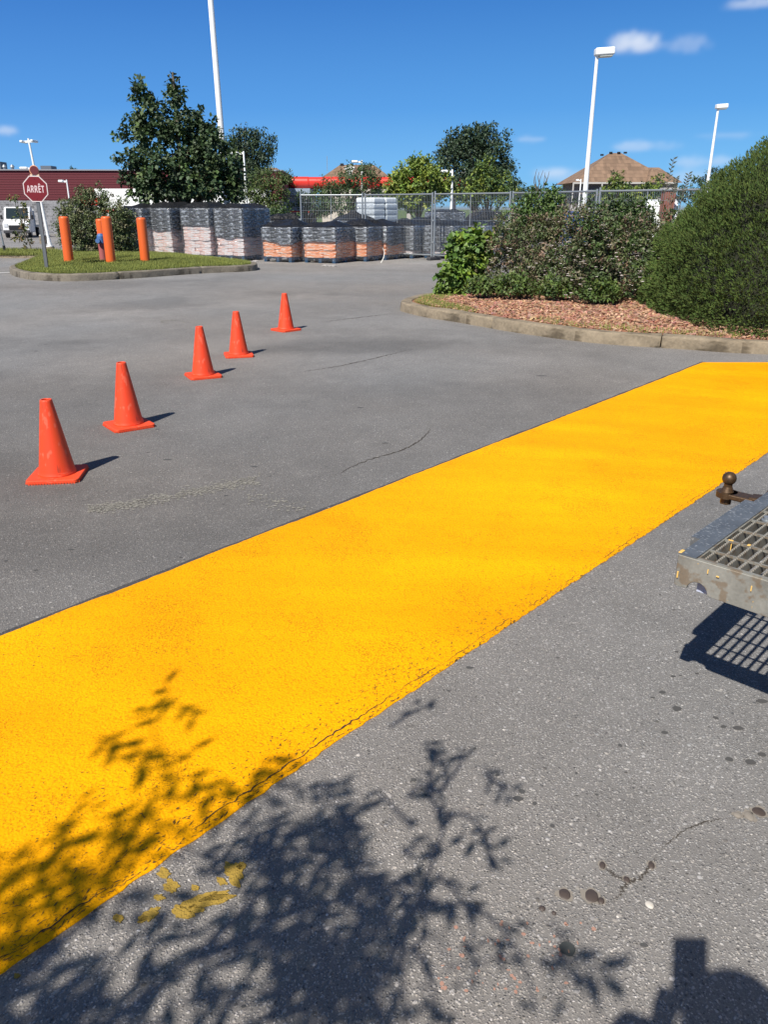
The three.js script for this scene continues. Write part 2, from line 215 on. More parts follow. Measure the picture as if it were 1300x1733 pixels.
  stuff('bare_asphalt_fleck', new THREE.Mesh(geoOf(sp), M([.07, .042, .016], .95, { side: THREE.DoubleSide })), 'dark slivers of asphalt left bare in the yellow paint', 'asphalt flecks');
}
// leftovers of older yellow paint on the asphalt in front of the band: irregular flakes
{
  const q = rng(21), mo = M([.31, .20, .03], .95, { map: texConcrete, bumpMap: bumpAsphalt, bumpScale: .002 }); mo.map = null;
  const flakes = [[395, 1478, 26, 16, .9], [408, 1466, 9, 8, 0], [375, 1492, 12, 7, .3], [345, 1525, 50, 14, -.25], [310, 1545, 20, 11, .2], [330, 1540, 16, 8, 0], [365, 1518, 24, 8, -.3], [255, 1548, 22, 10, -.6], [242, 1556, 8, 7, 0], [268, 1520, 10, 6, 0], [290, 1500, 14, 12, .5], [330, 1503, 9, 5, 0], [200, 1555, 8, 7, .2], [28, 1652, 6, 5, 0], [278, 1480, 13, 9, .3]];
  flakes.forEach(([x, y, w, h, a], i) => {
    const sh = [], n = 40; for (let k = 0; k < n; k++) { const t = k / n * 6.283, r = .30 + 1.15 * fbm(Math.cos(t) * 1.9 + i * 9 + 5, Math.sin(t) * 1.9 + i * 3.3 + 5, 4), u = Math.cos(t) * w * r, v = Math.sin(t) * h * r, p = G(x + u * Math.cos(a) - v * Math.sin(a), y + u * Math.sin(a) + v * Math.cos(a)); sh.push(new THREE.Vector2(p.x, -p.z)); }
    const g = new THREE.ExtrudeGeometry(new THREE.Shape(sh), { depth: .0022, bevelEnabled: false }).rotateX(-Math.PI / 2).translate(0, .0006, 0);
    const o = part('paint_flake', metric(g), mo, scene, { kind: 'structure', label: 'worn flake of old yellow paint on the asphalt before the fresh band', category: 'paint flake', group: 'old yellow paint flakes' });
  });
}
// faded whitish paint on the lot: speckled remnants with their own outline
{
  const q = rng(31), fl = M([.25, .235, .20], .95);
  const mk = (pts, n, wid, label) => { const sp = []; for (let k = 0; k < n; k++) { const t = q() * (pts.length - 1), i = Math.min(pts.length - 2, t | 0), f = t - i, g = (q() + q() + q() - 1.5) * wid, c = G(pts[i][0] + (pts[i + 1][0] - pts[i][0]) * f, pts[i][1] + (pts[i + 1][1] - pts[i][1]) * f + g), r = .003 + .010 * q(); if (fbm(c.x * 6, c.z * 6, 3) < .36) continue; const a = q() * 6; for (let s = 0; s < 4; s++) { const u = a + s * 1.57, v = u + 1.57; sp.push(c.x, .0026, c.z, c.x + Math.cos(v) * r, .0026, c.z + Math.sin(v) * r * .7, c.x + Math.cos(u) * r, .0026, c.z + Math.sin(u) * r * .7); } } stuff('faded_marking', new THREE.Mesh(geoOf(sp), fl), label, 'faded marking'); };
  mk([[150, 862], [220, 855], [300, 838], [380, 822], [440, 812]], 1000, 9, 'faded pale painted line on the asphalt in front of the nearest cones');
  mk([[272, 545], [300, 543], [338, 549]], 420, 3, 'short pale worn paint mark on the asphalt left of the third cone');
  mk([[420, 838], [470, 850], [520, 862], [580, 870]], 130, 14, 'faint pale paint specks on the asphalt short of the yellow band');
  const wl = []; { const a = G(-90, 466), b = G(16, 461); wl.push(beam(a, b, .12, .004).translate(0, .003, 0)); }
  struct('white_line', join(wl), M([.55, .55, .53], .8), 'white painted line at the left edge beside the grass island', 'road marking');
}
// cracks in the asphalt: ragged ribbons of dark dirt
{
  const q = rng(41), dirt = M([.05, .042, .034], 1), crack = (pts, w, label) => { const c = new THREE.CatmullRomCurve3(pts.map(p => G(p[0], p[1]))), n = 90, pos = [], idx = []; for (let i = 0; i <= n; i++) { const p = c.getPointAt(i / n), t = c.getTangentAt(i / n), k = w * (.15 + 1.3 * vnoise(i * .7, w * 900)) * Math.sin(Math.PI * clamp(i / n, .03, .97)), ox = (vnoise(i * .9, 3 + w * 500) - .5) * w * 3; pos.push(p.x - t.z * (ox + k), .0015, p.z + t.x * (ox + k), p.x - t.z * (ox - k), .0015, p.z + t.x * (ox - k)); if (i) { const a = i * 2; idx.push(a - 2, a, a - 1, a - 1, a, a + 1); } } part('crack', geoOf(pos, idx), dirt, scene, { kind: 'structure', label, category: 'crack' }); };
  crack([[560, 808], [620, 780], [680, 762], [715, 742], [733, 720]], .007, 'crack in the asphalt beside the far edge of the yellow band');
  crack([[490, 632], [560, 622], [610, 612], [660, 600], [700, 590]], .011, 'long thin crack in the asphalt right of the fourth cone');
  crack([[545, 545], [620, 536], [645, 533], [674, 530]], .016, 'dark crack running to the tip of the right kerb');
  crack([[1030, 1530], [1052, 1512], [1062, 1494], [1085, 1485], [1104, 1464], [1112, 1446]], .0042, 'dirt filled crack between the embedded stones');
  crack([[1112, 1446], [1150, 1412], [1190, 1393], [1240, 1384]], .0022, 'hairline crack leading to the stones at the right edge');
  crack([[1022, 1468], [1042, 1482], [1062, 1494]], .0042, 'short dirt crack joining the embedded stones');
}
// dark stones showing in the surface, each one its own, and flat tar spots
{
  const q = rng(51), dk = M([.062, .046, .038], .55), pale = M([.50, .46, .40], .8), rim = M([.21, .185, .155], .95);
  const stone = (x, y, w, h, label, mat = dk, crater = 1) => { const c = G(x, y), s = (c.z * -CP + EYE * SP) / F, t = thing('embedded_stone', label, 'stone', [c.x, 0, c.z], (q() - .5) * .6, 'stones showing in the asphalt'); const g = new THREE.SphereGeometry(1, 16, 10), p = g.attributes.position; for (let i = 0; i < p.count; i++) { const k = .86 + .3 * fbm(p.getX(i) * 1.3 + x, p.getZ(i) * 1.3 + p.getY(i) + y, 3); p.setXYZ(i, p.getX(i) * w * s * k * .88, p.getY(i) * .0035 * k, p.getZ(i) * h * s * 1.35 * k); } g.computeVertexNormals(); part('stone', g.translate(0, .001, 0), mat, t); if (crater) { const sh = []; for (let k = 0; k < 22; k++) { const a = k / 22 * 6.283, r = (.7 + 1.1 * fbm(k * .9 + x, y, 3)); sh.push(new THREE.Vector2(Math.cos(a) * w * s * r, Math.sin(a) * h * s * 1.35 * r)); } part('dirt_rim', metric(new THREE.ShapeGeometry(new THREE.Shape(sh)).rotateX(-Math.PI / 2).translate(0, .0012, 0)), rim, t); } };
  stone(1002, 1517, 13, 10, 'largest dark oval stone in the asphalt, above the phone shadow'); stone(1018, 1525, 6, 5, 'small dark stone touching the right side of the largest oval stone');
  stone(956, 1514, 11, 8, 'dark broken stone with a pale chip, left of the largest oval stone'); stone(1020, 1465, 6, 6, 'small round dark stone at the upper left of the dirt crack');
  stone(1103, 1465, 6, 6, 'small dark stone at the upper right end of the dirt crack'); stone(1061, 1489, 6, 5, 'small dark stone in the fork of the dirt crack');
  stone(1285, 1374, 12, 8, 'dark oval stone at the right edge of the picture'); stone(1269, 1381, 8, 8, 'brown stone just left of the one at the right edge', rim); stone(1249, 1379, 7, 5, 'pale tan stone leftmost of three at the right edge', rim);
  stone(1100, 1532, 8, 6, 'single white pebble right of the embedded stones', pale, 0); stone(918, 1538, 6, 4, 'small black stone at the edge of the branch shadow', dk, 0); stone(938, 1546, 4, 3, 'tiny black stone beside the branch shadow', dk, 0);
  const tar = M([.04, .044, .042], .85), sp = [], spot = (x, y, w, h) => { const c = G(x, y), s = (c.z * -CP + EYE * SP) / F, sh = []; for (let k = 0; k < 16; k++) { const a = k / 16 * 6.283, r = .75 + .5 * fbm(k * .5 + x, y, 2); sh.push(new THREE.Vector2(Math.cos(a) * w * s * r, Math.sin(a) * h * s * 1.4 * r)); } return new THREE.ShapeGeometry(new THREE.Shape(sh)).rotateX(-Math.PI / 2).translate(c.x, .0014, c.z); };
  part('tar_spot', spot(960, 1606, 14, 10), tar, scene, { label: 'flat dark round spot of tar or gum by the leaf shadow', category: 'spot' });
  const drips = [[1122, 1172, 6, 3], [1147, 1200, 8, 5], [1105, 1181, 4, 2], [1125, 1240, 6, 3], [1225, 1230, 5, 3], [1250, 1232, 8, 4], [1235, 1285, 7, 4], [1270, 1290, 9, 5], [1212, 1215, 5, 3], [1290, 1277, 7, 4], [884, 1340, 6, 4], [878, 1352, 9, 4], [1050, 1262, 4, 3], [795, 1130, 6, 3], [917, 636, 10, 2], [1180, 1140, 4, 2], [1290, 1187, 10, 4], [1140, 1145, 5, 2], [652, 750, 5, 2], [283, 778, 8, 2], [430, 790, 6, 2], [120, 930, 5, 2], [610, 690, 5, 2], [60, 965, 4, 2], [905, 1360, 4, 3], [935, 1398, 4, 3], [700, 1320, 5, 3], [1090, 1600, 7, 3], [1010, 1345, 3, 2]];
  for (const d of drips) sp.push(spot(...d)); for (let i = 0; i < 80; i++) { const y = 560 + 1150 * Math.pow(q(), .8); const x = q() * 1300; sp.push(spot(x, y, 1.2 + 3 * q(), .8 + 1.4 * q())); }
  stuff('oil_spot', new THREE.Mesh(join(sp), M([.065, .063, .06], .8)), 'scattered small dark oil drips on the asphalt', 'oil spots');
  const og = [], pale2 = []; for (let i = 0; i < 60; i++) { const x = 740 + 270 * q(), y = 1560 + 120 * q(); og.push(spot(x, y, 1 + 3 * q(), 1 + 2 * q())); } stuff('orange_speck', new THREE.Mesh(join(og), M([.34, .19, .14], .95)), 'faint orange marking paint specks on the asphalt', 'paint specks');
}

// ------------------------------------------------------------------ kerbed islands
function outline(pts, n) { return new THREE.CatmullRomCurve3(pts.map(p => V3(p[0], 0, p[1])), true, 'catmullrom', .5).getSpacedPoints(n).slice(0, n); }
function kerb(name, label, poly, h, w, segs, mat = m.concrete) {
  const k = new THREE.Group(); k.name = numbered(name); k.userData = { kind: 'structure', label, category: 'kerb' }; scene.add(k); const n = poly.length; let area = 0; for (let i = 0; i < n; i++) { const a = poly[i], b = poly[(i + 1) % n]; area += a.x * b.z - b.x * a.z; } const sg = area > 0 ? 1 : -1;
  const prof = [[0, -.02], [.006, h * .45], [.012, h - .03], [.022, h - .012], [.040, h - .002], [w - .03, h], [w - .008, h - .012], [w, h - .10]];
  for (let s = 0; s < segs; s++) {
    const i0 = Math.floor(s * n / segs), i1 = Math.floor((s + 1) * n / segs), pos = [], uv = [], idx = [], P = prof.length; let q = 0;
    for (let i = i0; i <= i1; i++) { const f = i == i0 ? .06 : i == i1 ? -.06 : 0, a = poly[((i - 1) + n) % n], b = poly[(i + 1) % n], c = poly[i % n].clone(); const t = b.clone().sub(a).normalize(); c.addScaledVector(t, f * .12); const nx = -t.z * sg, nz = t.x * sg; prof.forEach(([o, y], j) => { const wob = .030 * (fbm(c.x * 4 + j * 1.3, c.z * 4 + j * .7, 4) - .5); pos.push(c.x + nx * (o + wob), y + (j > 0 && j < 7 ? wob * .7 : 0), c.z + nz * (o + wob)); uv.push(i * .11, j < 3 ? y : y + o); }); if (q++) for (let j = 0; j < P - 1; j++) { const A = (q - 2) * P + j, B = (q - 1) * P + j; idx.push(A, A + 1, B, B, A + 1, B + 1); } }
    const e = (q - 1) * P; for (let j = 1; j < P - 1; j++) { idx.push(0, j + 1, j); idx.push(e, e + j, e + j + 1); }
    const g = geoOf(pos, idx, uv); part('kerb_block', g, mat, k);
  }
  return k;
}
function bed(poly, inset, y0, mound, mat, name, label, cat) {
  const c = V3(); poly.forEach(p => c.add(p)); c.multiplyScalar(1 / poly.length); const pos = [], uv = [], idx = [], n = poly.length, K = 16; const H = (x, z, k) => y0 + mound * (1 - k * k) + .05 * (fbm(x * 2.5 + 9, z * 2.5 + 9, 3) - .5) * (1 - k * k * k);
  for (let k = 0; k <= K; k++) for (let i = 0; i < n; i++) { const d = poly[i].clone().sub(c), L = d.length(), f = k / K, p = c.clone().addScaledVector(d, f * (1 - inset / L)); pos.push(p.x, H(p.x, p.z, f), p.z); uv.push(p.x, p.z); }
  for (let k = 0; k < K; k++) for (let i = 0; i < n; i++) { const a = k * n + i, b = k * n + (i + 1) % n; idx.push(a, b, a + n, b, b + n, a + n); }
  const g = geoOf(pos, idx, uv); if (g.attributes.normal.getY(n * 4) < 0) { g.setIndex(idx.map((_, i) => idx[i - i % 3 + [0, 2, 1][i % 3]])); g.computeVertexNormals(); }
  struct(name, g, mat, label, cat); return { c, poly, H, sample(r) { const i = r() * n, a = poly[i | 0], b = poly[((i | 0) + 1) % n], e = a.clone().lerp(b, i % 1), d = e.sub(c), L = d.length(), f = Math.sqrt(r()) * .995, p = c.clone().addScaledVector(d, f * (1 - (inset + .02) / L)); p.y = H(p.x, p.z, f); p.f = f; return p; } };
}
const P2 = (x, y) => { const g = G(x, y); return [g.x, g.z]; };
const polyR = outline([P2(677, 524), P2(715, 536), P2(775, 546), P2(880, 564), P2(1000, 580), P2(1150, 591), P2(1300, 600), [6.5, -7.9], [9.5, -7.6], [12, -9], [12, -14], [9, -15.6], [5, -15.6], [2.6, -14.9], P2(770, 506), P2(712, 511)], 300);
const polyL = outline([P2(16, 462), P2(32, 470), P2(70, 475), P2(130, 476), P2(230, 471), P2(340, 463), P2(424, 459), P2(436, 455), P2(425, 452), [-4.6, -22.6], [-6.6, -25], [-8.4, -25.6], P2(98, 435.5), P2(62, 442), P2(30, 455)], 260);
kerb('kerb', 'weathered concrete kerb round the planted island on the right', polyR, .135, .19, 14);
kerb('kerb', 'weathered concrete kerb round the grass island with the bollards', polyL, .15, .17, 11, m.concreteDark);
const bedR = bed(polyR, .185, .12, .05, m.soil, 'planting_bed', 'mulched planting bed of the right island', 'planting bed');
const lawnL = bed(polyL, .165, .135, .10, M([.07, .10, .025], 1), 'lawn', 'grassy mound of the left island', 'lawn');
const farStrip = outline([[-9.8, -24.9], [-13, -25.4], [-19, -26], [-30, -27], [-30, -30], [-20, -28.6], [-13, -28], [-9.6, -27]], 160);
kerb('kerb', 'low pale kerb of the grass strip behind the stop sign', farStrip, .09, .15, 8);
const lawnF = bed(farStrip, .145, .08, .03, M([.08, .105, .03], 1), 'lawn', 'narrow grass strip along the far road behind the stop sign', 'lawn');
{
  const q = rng(61), d = new THREE.Object3D(), chip = box(.05, .007, .016), ch = new THREE.InstancedMesh(chip, M(white, .95), 15000), c = new THREE.Color();
  for (let i = 0; i < 15000; i++) { let p; do { p = bedR.sample(q); } while (p.x > 5.6 || p.z < -14.6 || (q() < .5 && p.z < -13.4)); d.position.copy(p); d.position.y += .006 + .012 * q(); d.rotation.set((q() - .5) * .9, q() * 6.3, (q() - .5) * .9); const s = .4 + 1.0 * q(); d.scale.set(s, s, s * (.6 + q())); d.updateMatrix(); ch.setMatrixAt(i, d.matrix); const t = q(); if (t < .7) c.setRGB(.27 + .13 * q(), .150 + .07 * q(), .095 + .05 * q()); else if (t < .88) c.setRGB(.52, .30 + .06 * q(), .18 + .05 * q()); else c.setRGB(.14, .075, .045); ch.setColorAt(i, c); }
  stuff('mulch', ch, 'reddish brown wood chip mulch in front of the flowering shrubs', 'mulch');
  const bl = []; for (let k = 0; k < 7; k++) { const a = k * .9 + q(), r = .02 + .03 * q(), lean = .02 + .05 * q(), h = .05 + .05 * q(), x = Math.cos(a) * r, z = Math.sin(a) * r, w = .006; bl.push(x - w * Math.sin(a), 0, z + w * Math.cos(a), x + w * Math.sin(a), 0, z - w * Math.cos(a), x + Math.cos(a) * lean, h, z + Math.sin(a) * lean); }
  const tuft = geoOf(bl), grassM = M(white, .8, { side: THREE.DoubleSide });
  const grass = (n, src, ok, name, label, hs = 1) => { const im = new THREE.InstancedMesh(tuft, grassM, n); for (let i = 0; i < n; i++) { let p, g = 0; do { p = src.sample(q); } while (!ok(p) && g++ < 400); d.position.copy(p); d.position.y -= .008; d.rotation.set(0, q() * 6.3, 0); const s = hs * (.6 + .8 * q()); d.scale.set(s, s, s); d.updateMatrix(); im.setMatrixAt(i, d.matrix); const v = .75 + .5 * fbm(p.x * 1.5 + 3, p.z * 1.5, 3), y = q(); c.setRGB((.15 + .08 * y) * v, (.19 + .05 * y) * v, .045 * v); im.setColorAt(i, c); } stuff(name, im, label, 'grass'); };
  grass(26000, lawnL, () => true, 'grass', 'short green grass of the island with the orange bollards', .75); grass(9000, lawnF, p => p.x > -20, 'grass', 'thin grass of the strip along the far road', 1.1);
  grass(900, bedR, p => p.x < 1.25 && p.z > -13.2 && (p.x < .85 || p.f > .93), 'grass', 'patch of grass at the rounded tip of the right island', .6); grass(160, bedR, p => p.f > .94 && p.z > -11 && p.x > 1.9 && p.x < 4, 'grass', 'sparse weeds growing along the inside of the right kerb', .7);
}

// ------------------------------------------------------------------ plants
function leaves(list, shape = 'leaf') {            // list of {p, n, a, s, w, c}: place, facing, direction, length, width, colour
  const pos = new Float32Array(list.length * 18), col = new Float32Array(list.length * 18), nor = V3(), d = V3(), w = V3(); let o = 0;
  for (const l of list) {
    d.copy(l.d).normalize(); w.crossVectors(d, l.n); if (w.lengthSq() < 1e-6) w.set(1, 0, 0); w.normalize(); nor.crossVectors(w, d); const L = l.s, W = l.w / 2, k = -.22 * W * (l.f ?? 1);
    const b = l.p, tx = b.x + d.x * L, ty = b.y + d.y * L, tz = b.z + d.z * L, mx = b.x + d.x * L * .45, my = b.y + d.y * L * .45, mz = b.z + d.z * L * .45, fx = nor.x * -k, fy = nor.y * -k, fz = nor.z * -k;
    const lx = mx + w.x * W + fx, ly = my + w.y * W + fy, lz = mz + w.z * W + fz, qx = mx - w.x * W + fx, qy = my - w.y * W + fy, qz = mz - w.z * W + fz;
    pos.set([b.x, b.y, b.z, tx, ty, tz, lx, ly, lz, b.x, b.y, b.z, qx, qy, qz, tx, ty, tz], o); for (let i = 0; i < 6; i++) { col[o + i * 3] = l.c[0]; col[o + i * 3 + 1] = l.c[1]; col[o + i * 3 + 2] = l.c[2]; } o += 18;
  }
  const g = new THREE.BufferGeometry(); g.setAttribute('position', new THREE.BufferAttribute(pos, 3)); g.setAttribute('color', new THREE.BufferAttribute(col, 3)); g.computeVertexNormals(); return g;
}
const rdir = q => { const z = q() * 2 - 1, a = q() * 6.283, r = Math.sqrt(1 - z * z); return V3(r * Math.cos(a), z, r * Math.sin(a)); };
// crown lobes: [x, y, z, rx, ry, rz]; clumps sit towards their outside, leaves fill the clumps
function crown(q, lobes, o) {
  const out = [], tips = []; const vol = lobes.map(l => l[3] * l[4]), tot = vol.reduce((a, b) => a + b);
  for (let i = 0; i < o.clumps; i++) {
    let t = q() * tot, k = 0; while (k < lobes.length - 1 && (t -= vol[k]) > 0) k++; const L = lobes[k], dv = rdir(q), rad = Math.pow(q(), o.hollow ?? .5) * (.92 + .25 * q());
    const c = V3(L[0] + dv.x * L[3] * rad, L[1] + dv.y * L[4] * rad, L[2] + dv.z * L[5] * rad); if (c.y < (o.floor ?? -9) || (o.gap && fbm(c.x * 2.6 + 20, c.y * 2.6 + c.z * 2.2 + 20, 2) < o.gap)) continue; tips.push([c, V3(L[0], L[1], L[2])]);
    const cr = o.cr * (.6 + .8 * q()), v0 = .75 + .5 * q(), yel = q(), pal = o.pal[Math.floor(q() * o.pal.length)], out0 = dv.clone().setY(dv.y + (o.up ?? .3)).normalize();
    for (let j = 0; j < o.per; j++) { const e = rdir(q), r = cr * Math.pow(q(), .5), p = c.clone().addScaledVector(e, r); p.y -= r * .25; if (p.y < (o.floor ?? -9)) continue; const n = rdir(q).multiplyScalar(.8).add(V3(0, .9, 0)).addScaledVector(out0, .5), d = rdir(q).addScaledVector(out0, .7); d.y -= o.droop ?? .3; const v = v0 * (.8 + .4 * q()), s = o.leaf * (.65 + .7 * q()); out.push({ p, n, d, s, w: s * (o.wide ?? .6), c: [pal[0] * v * (1 + .25 * (yel - .5)), pal[1] * v, pal[2] * v] }); }
  }
  return { geo: leaves(out), tips };
}
function branches(q, root, forkY, tips, r, n) { const g = []; for (let i = 0; i < n; i++) { const [c, l] = tips[Math.floor(q() * tips.length)], f = V3(root.x, root.y + (c.y - root.y) * (forkY + .25 * q()), root.z), mid = f.clone().lerp(c, .5).add(V3((q() - .5) * .2, (c.y - f.y) * .12, (q() - .5) * .2)); g.push(limb([f, mid, c], r * (.35 + .3 * q()), r * .06, 5)); } return g; }
// a tree whose lobes are given in the photograph's pixels at a distance z
function tree(name, label, z, base, lobesPx, o, group) {
  const q = rng(o.seed ?? 3), pb = AT(base[0], 350, z), gyz = o.y0 ?? gy(z), t = thing(name, label, o.cat ?? 'tree', [pb.x, gyz, z], 0, group);
  const lobes = lobesPx.map(([x, y, w, h, dz = 0]) => { const c = AT(x, y, z), e = AT(x + w, y, z), f = AT(x, y - h, z), rx = e.x - c.x; return [c.x - pb.x, c.y - gyz, dz, rx, f.y - c.y, rx * (o.deep ?? .85)]; });
  const s = AT(base[0] + 1, 350, z).x - pb.x; const { geo, tips } = crown(q, lobes, { ...o, cr: o.cr * s, leaf: o.leaf * s });
  const top = Math.max(...lobes.map(l => l[1])), lean = o.lean ?? 0, g = o.stems ? [] : [limb([V3(0, -.05, 0), V3(lean * .4, top * .35, 0), V3(lean, top * .8, 0), V3(lean, top * 1.05, 0)], o.trunk, o.trunk * .25, 9)];
  const bs = branches(q, o.stems ? V3(0, 0, 0) : V3(lean * .6, 0, 0), o.stems ? 0 : .35, tips, o.trunk * (o.stems ? 1.6 : 1), o.limbs ?? 26);
  part(o.stems ? 'stem' : 'trunk', join([...g, ...bs]), m.bark, t); part(o.stems ? 'foliage' : 'crown', geo, LEAF, t); return t;
}
const dk = [[.030, .062, .018], [.036, .075, .020], [.045, .085, .022]], mid = [[.06, .115, .022], [.05, .10, .025]], lite = [[.17, .235, .025], [.13, .20, .025], [.21, .26, .03]], con = [[.030, .062, .026], [.038, .074, .030], [.046, .086, .032]];
tree('maple_tree', 'large dark green broadleaf tree with spiky outline behind the tall pallets', -27, [312, 400], [[300, 285, 72, 52], [245, 225, 36, 26], [300, 215, 48, 30], [345, 235, 42, 28], [238, 165, 17, 20], [232, 142, 7, 9], [292, 160, 20, 18], [296, 138, 9, 8], [262, 185, 30, 16], [330, 193, 20, 12], [352, 202, 18, 10], [222, 270, 28, 14], [228, 305, 26, 26], [270, 315, 40, 34], [340, 310, 52, 34], [385, 295, 30, 30], [400, 320, 20, 18], [355, 270, 48, 30], [235, 200, 26, 10], [205, 232, 12, 10]], { seed: 4, clumps: 900, per: 20, cr: 9, leaf: 6.5, wide: .8, pal: [...dk, ...dk, [.07, .12, .025]], trunk: .12, hollow: .45, limbs: 46, droop: .5 });
tree('poplar_tree', 'dark feathery tree half hidden behind the large tree and white pole', -62, [420, 360], [[420, 275, 36, 55], [405, 240, 20, 30], [440, 262, 24, 42], [455, 250, 10, 24], [395, 260, 18, 30], [430, 230, 14, 20], [462, 232, 5, 8]], { seed: 5, clumps: 520, per: 16, cr: 7, leaf: 4.5, wide: .5, pal: con, trunk: .2, up: .9 });
tree('willow_shrub', 'soft green spreading tree between the tall pallets and the red canopy', -34, [455, 375], [[455, 300, 32, 18], [430, 325, 26, 26], [468, 325, 28, 20], [440, 352, 34, 18], [470, 350, 22, 16], [482, 300, 14, 14]], { seed: 6, clumps: 420, per: 18, cr: 6, leaf: 4.2, wide: .4, pal: [[.07, .115, .02], [.09, .135, .022]], trunk: .06, hollow: .6 });
tree('hedge_shrub', 'low light green shrub behind the gap between tall and low pallets', -30, [455, 400], [[455, 370, 36, 14], [480, 362, 22, 12], [430, 372, 20, 12]], { seed: 16, clumps: 160, per: 16, cr: 6, leaf: 4, pal: mid, trunk: .05, stems: 1, limbs: 10, cat: 'shrub' });
tree('ash_tree', 'dark green loose tree in front of the red canopy beside a street lamp', -48, [590, 380], [[595, 305, 40, 26], [620, 292, 24, 16], [560, 315, 34, 18], [640, 318, 26, 18], [575, 345, 46, 22], [630, 345, 40, 22], [545, 330, 20, 14]], { seed: 7, clumps: 520, per: 16, cr: 6.5, leaf: 4.2, wide: .45, pal: [[.05, .095, .02], [.06, .11, .024]], trunk: .1 });
tree('linden_tree', 'bright yellow green tree between the street lamps behind the fence', -40, [708, 395], [[706, 300, 44, 32], [712, 275, 20, 14], [675, 308, 24, 18], [735, 302, 26, 18], [700, 335, 46, 20], [745, 322, 18, 16], [670, 330, 16, 14]], { seed: 8, clumps: 560, per: 17, cr: 7, leaf: 5, wide: .7, pal: lite, trunk: .09 });
tree('large_dark_tree', 'broad dark dome shaped tree rising above the others at centre right', -80, [805, 360], [[805, 275, 60, 48], [790, 240, 38, 26], [830, 240, 34, 28], [765, 262, 28, 24], [848, 285, 28, 30], [812, 222, 26, 12], [750, 260, 14, 14], [800, 310, 66, 26]], { seed: 9, clumps: 1100, per: 17, cr: 7.5, leaf: 4.6, wide: .55, pal: con, trunk: .3, up: .8, hollow: .4 });
tree('young_maple', 'yellow green young tree in front of the broad dark tree', -42, [825, 390], [[822, 285, 20, 22], [835, 305, 30, 18], [810, 315, 34, 16], [855, 325, 26, 12], [795, 330, 30, 14], [840, 335, 34, 14]], { seed: 10, clumps: 360, per: 15, cr: 6, leaf: 4.6, wide: .6, pal: [...lite, ...mid], trunk: .06 });
tree('far_thicket', 'low dark green trees between the dark dome tree and the brown roofed house', -70, [900, 350], [[885, 325, 28, 16], [915, 330, 26, 14], [945, 332, 20, 14], [868, 318, 18, 14]], { seed: 11, clumps: 240, per: 14, cr: 5, leaf: 4, pal: dk, trunk: .12 });
tree('garden_tree', 'yellow green bushy tree growing in front of the brown roofed house', -60, [1045, 350], [[1045, 310, 18, 20], [1052, 325, 28, 14], [1020, 330, 20, 10], [1075, 326, 22, 12], [1100, 318, 18, 14], [1115, 305, 12, 12], [1090, 335, 30, 12]], { seed: 12, clumps: 360, per: 14, cr: 5, leaf: 4, pal: [...lite, ...mid], trunk: .1 });
tree('far_tree', 'thin airy tree beyond the rightmost lamp', -90, [1210, 340], [[1210, 292, 18, 8], [1195, 302, 16, 8], [1225, 300, 8, 8], [1180, 305, 8, 6]], { seed: 13, clumps: 60, per: 12, cr: 4.5, leaf: 4, pal: con, trunk: .1, limbs: 30 });
tree('far_hedge', 'dark tree row beyond the clipped mound at the right', -85, [1185, 345], [[1185, 322, 36, 14], [1150, 330, 24, 12], [1225, 322, 28, 14], [1260, 330, 40, 20]], { seed: 14, clumps: 260, per: 14, cr: 5, leaf: 4, pal: con, trunk: .12 });
tree('far_conifer', 'small dark conifers showing over the red warehouse roof', -110, [122, 330], [[115, 294, 5, 7], [123, 292, 4, 10], [130, 295, 5, 6], [140, 297, 6, 3]], { seed: 15, clumps: 60, per: 10, cr: 3, leaf: 3, pal: con, trunk: .1 });
tree('background_tree', 'dark green trees filling the gap left of the red canopy', -66, [520, 370], [[510, 340, 20, 16], [545, 350, 26, 14]], { seed: 17, clumps: 120, per: 14, cr: 5, leaf: 4, pal: dk, trunk: .1 });
tree('flowering_shrub', 'rounded shrub with sparse pale blossoms behind the orange bollards', -24.6, [158, 440], [[150, 370, 50, 40], [190, 365, 34, 34], [120, 360, 24, 26], [205, 395, 28, 34], [150, 408, 48, 26], [140, 335, 24, 12], [170, 332, 22, 10], [115, 390, 20, 30], [195, 415, 30, 20], [142, 320, 12, 9], [165, 318, 10, 8]], { seed: 18, clumps: 1300, per: 18, cr: 6, leaf: 4.0, wide: .5, pal: [[.10, .13, .045], [.12, .15, .05], [.14, .14, .065], [.08, .12, .03]], trunk: .03, stems: 1, limbs: 50, cat: 'shrub', y0: .12, floor: .02 });
tree('sapling', 'thin sapling with green and reddish leaves in front of the white truck', -27.5, [42, 432], [[22, 332, 9, 8], [34, 352, 9, 14], [38, 375, 12, 16], [30, 398, 16, 8], [45, 405, 8, 10], [42, 420, 5, 10], [18, 335, 5, 6]], { seed: 19, clumps: 70, per: 9, cr: 3.6, leaf: 4.4, wide: .5, pal: [[.10, .14, .02], [.16, .16, .02], [.06, .10, .02], [.22, .12, .03]], trunk: .022, limbs: 12, lean: -.3, y0: .1 });
// bare branches over the thicket
{ const q = rng(71), b = AT(912, 345, -68), t = thing('bare_tree', 'bare grey branches rising above the thicket left of the brown roofed house', 'tree', [b.x, gy(-68), -68]), g = []; const L = (x0, y0, x1, y1, x2, y2, r) => { const f = (x, y) => AT(x, y, -68).sub(t.position); g.push(limb([f(x0, y0), f(x1, y1), f(x2, y2)], r, r * .3, 5)); }; L(912, 370, 911, 335, 908, 318, .09); for (const e of [[908, 318, 906, 300, 909, 286], [910, 330, 914, 305, 920, 288], [912, 335, 920, 315, 923, 292], [920, 315, 927, 302, 930, 290], [908, 320, 904, 308, 905, 298], [914, 312, 911, 300, 913, 291], [922, 312, 926, 306, 922, 296]]) L(...e, .045); part('trunk', join(g), m.bark, t); }

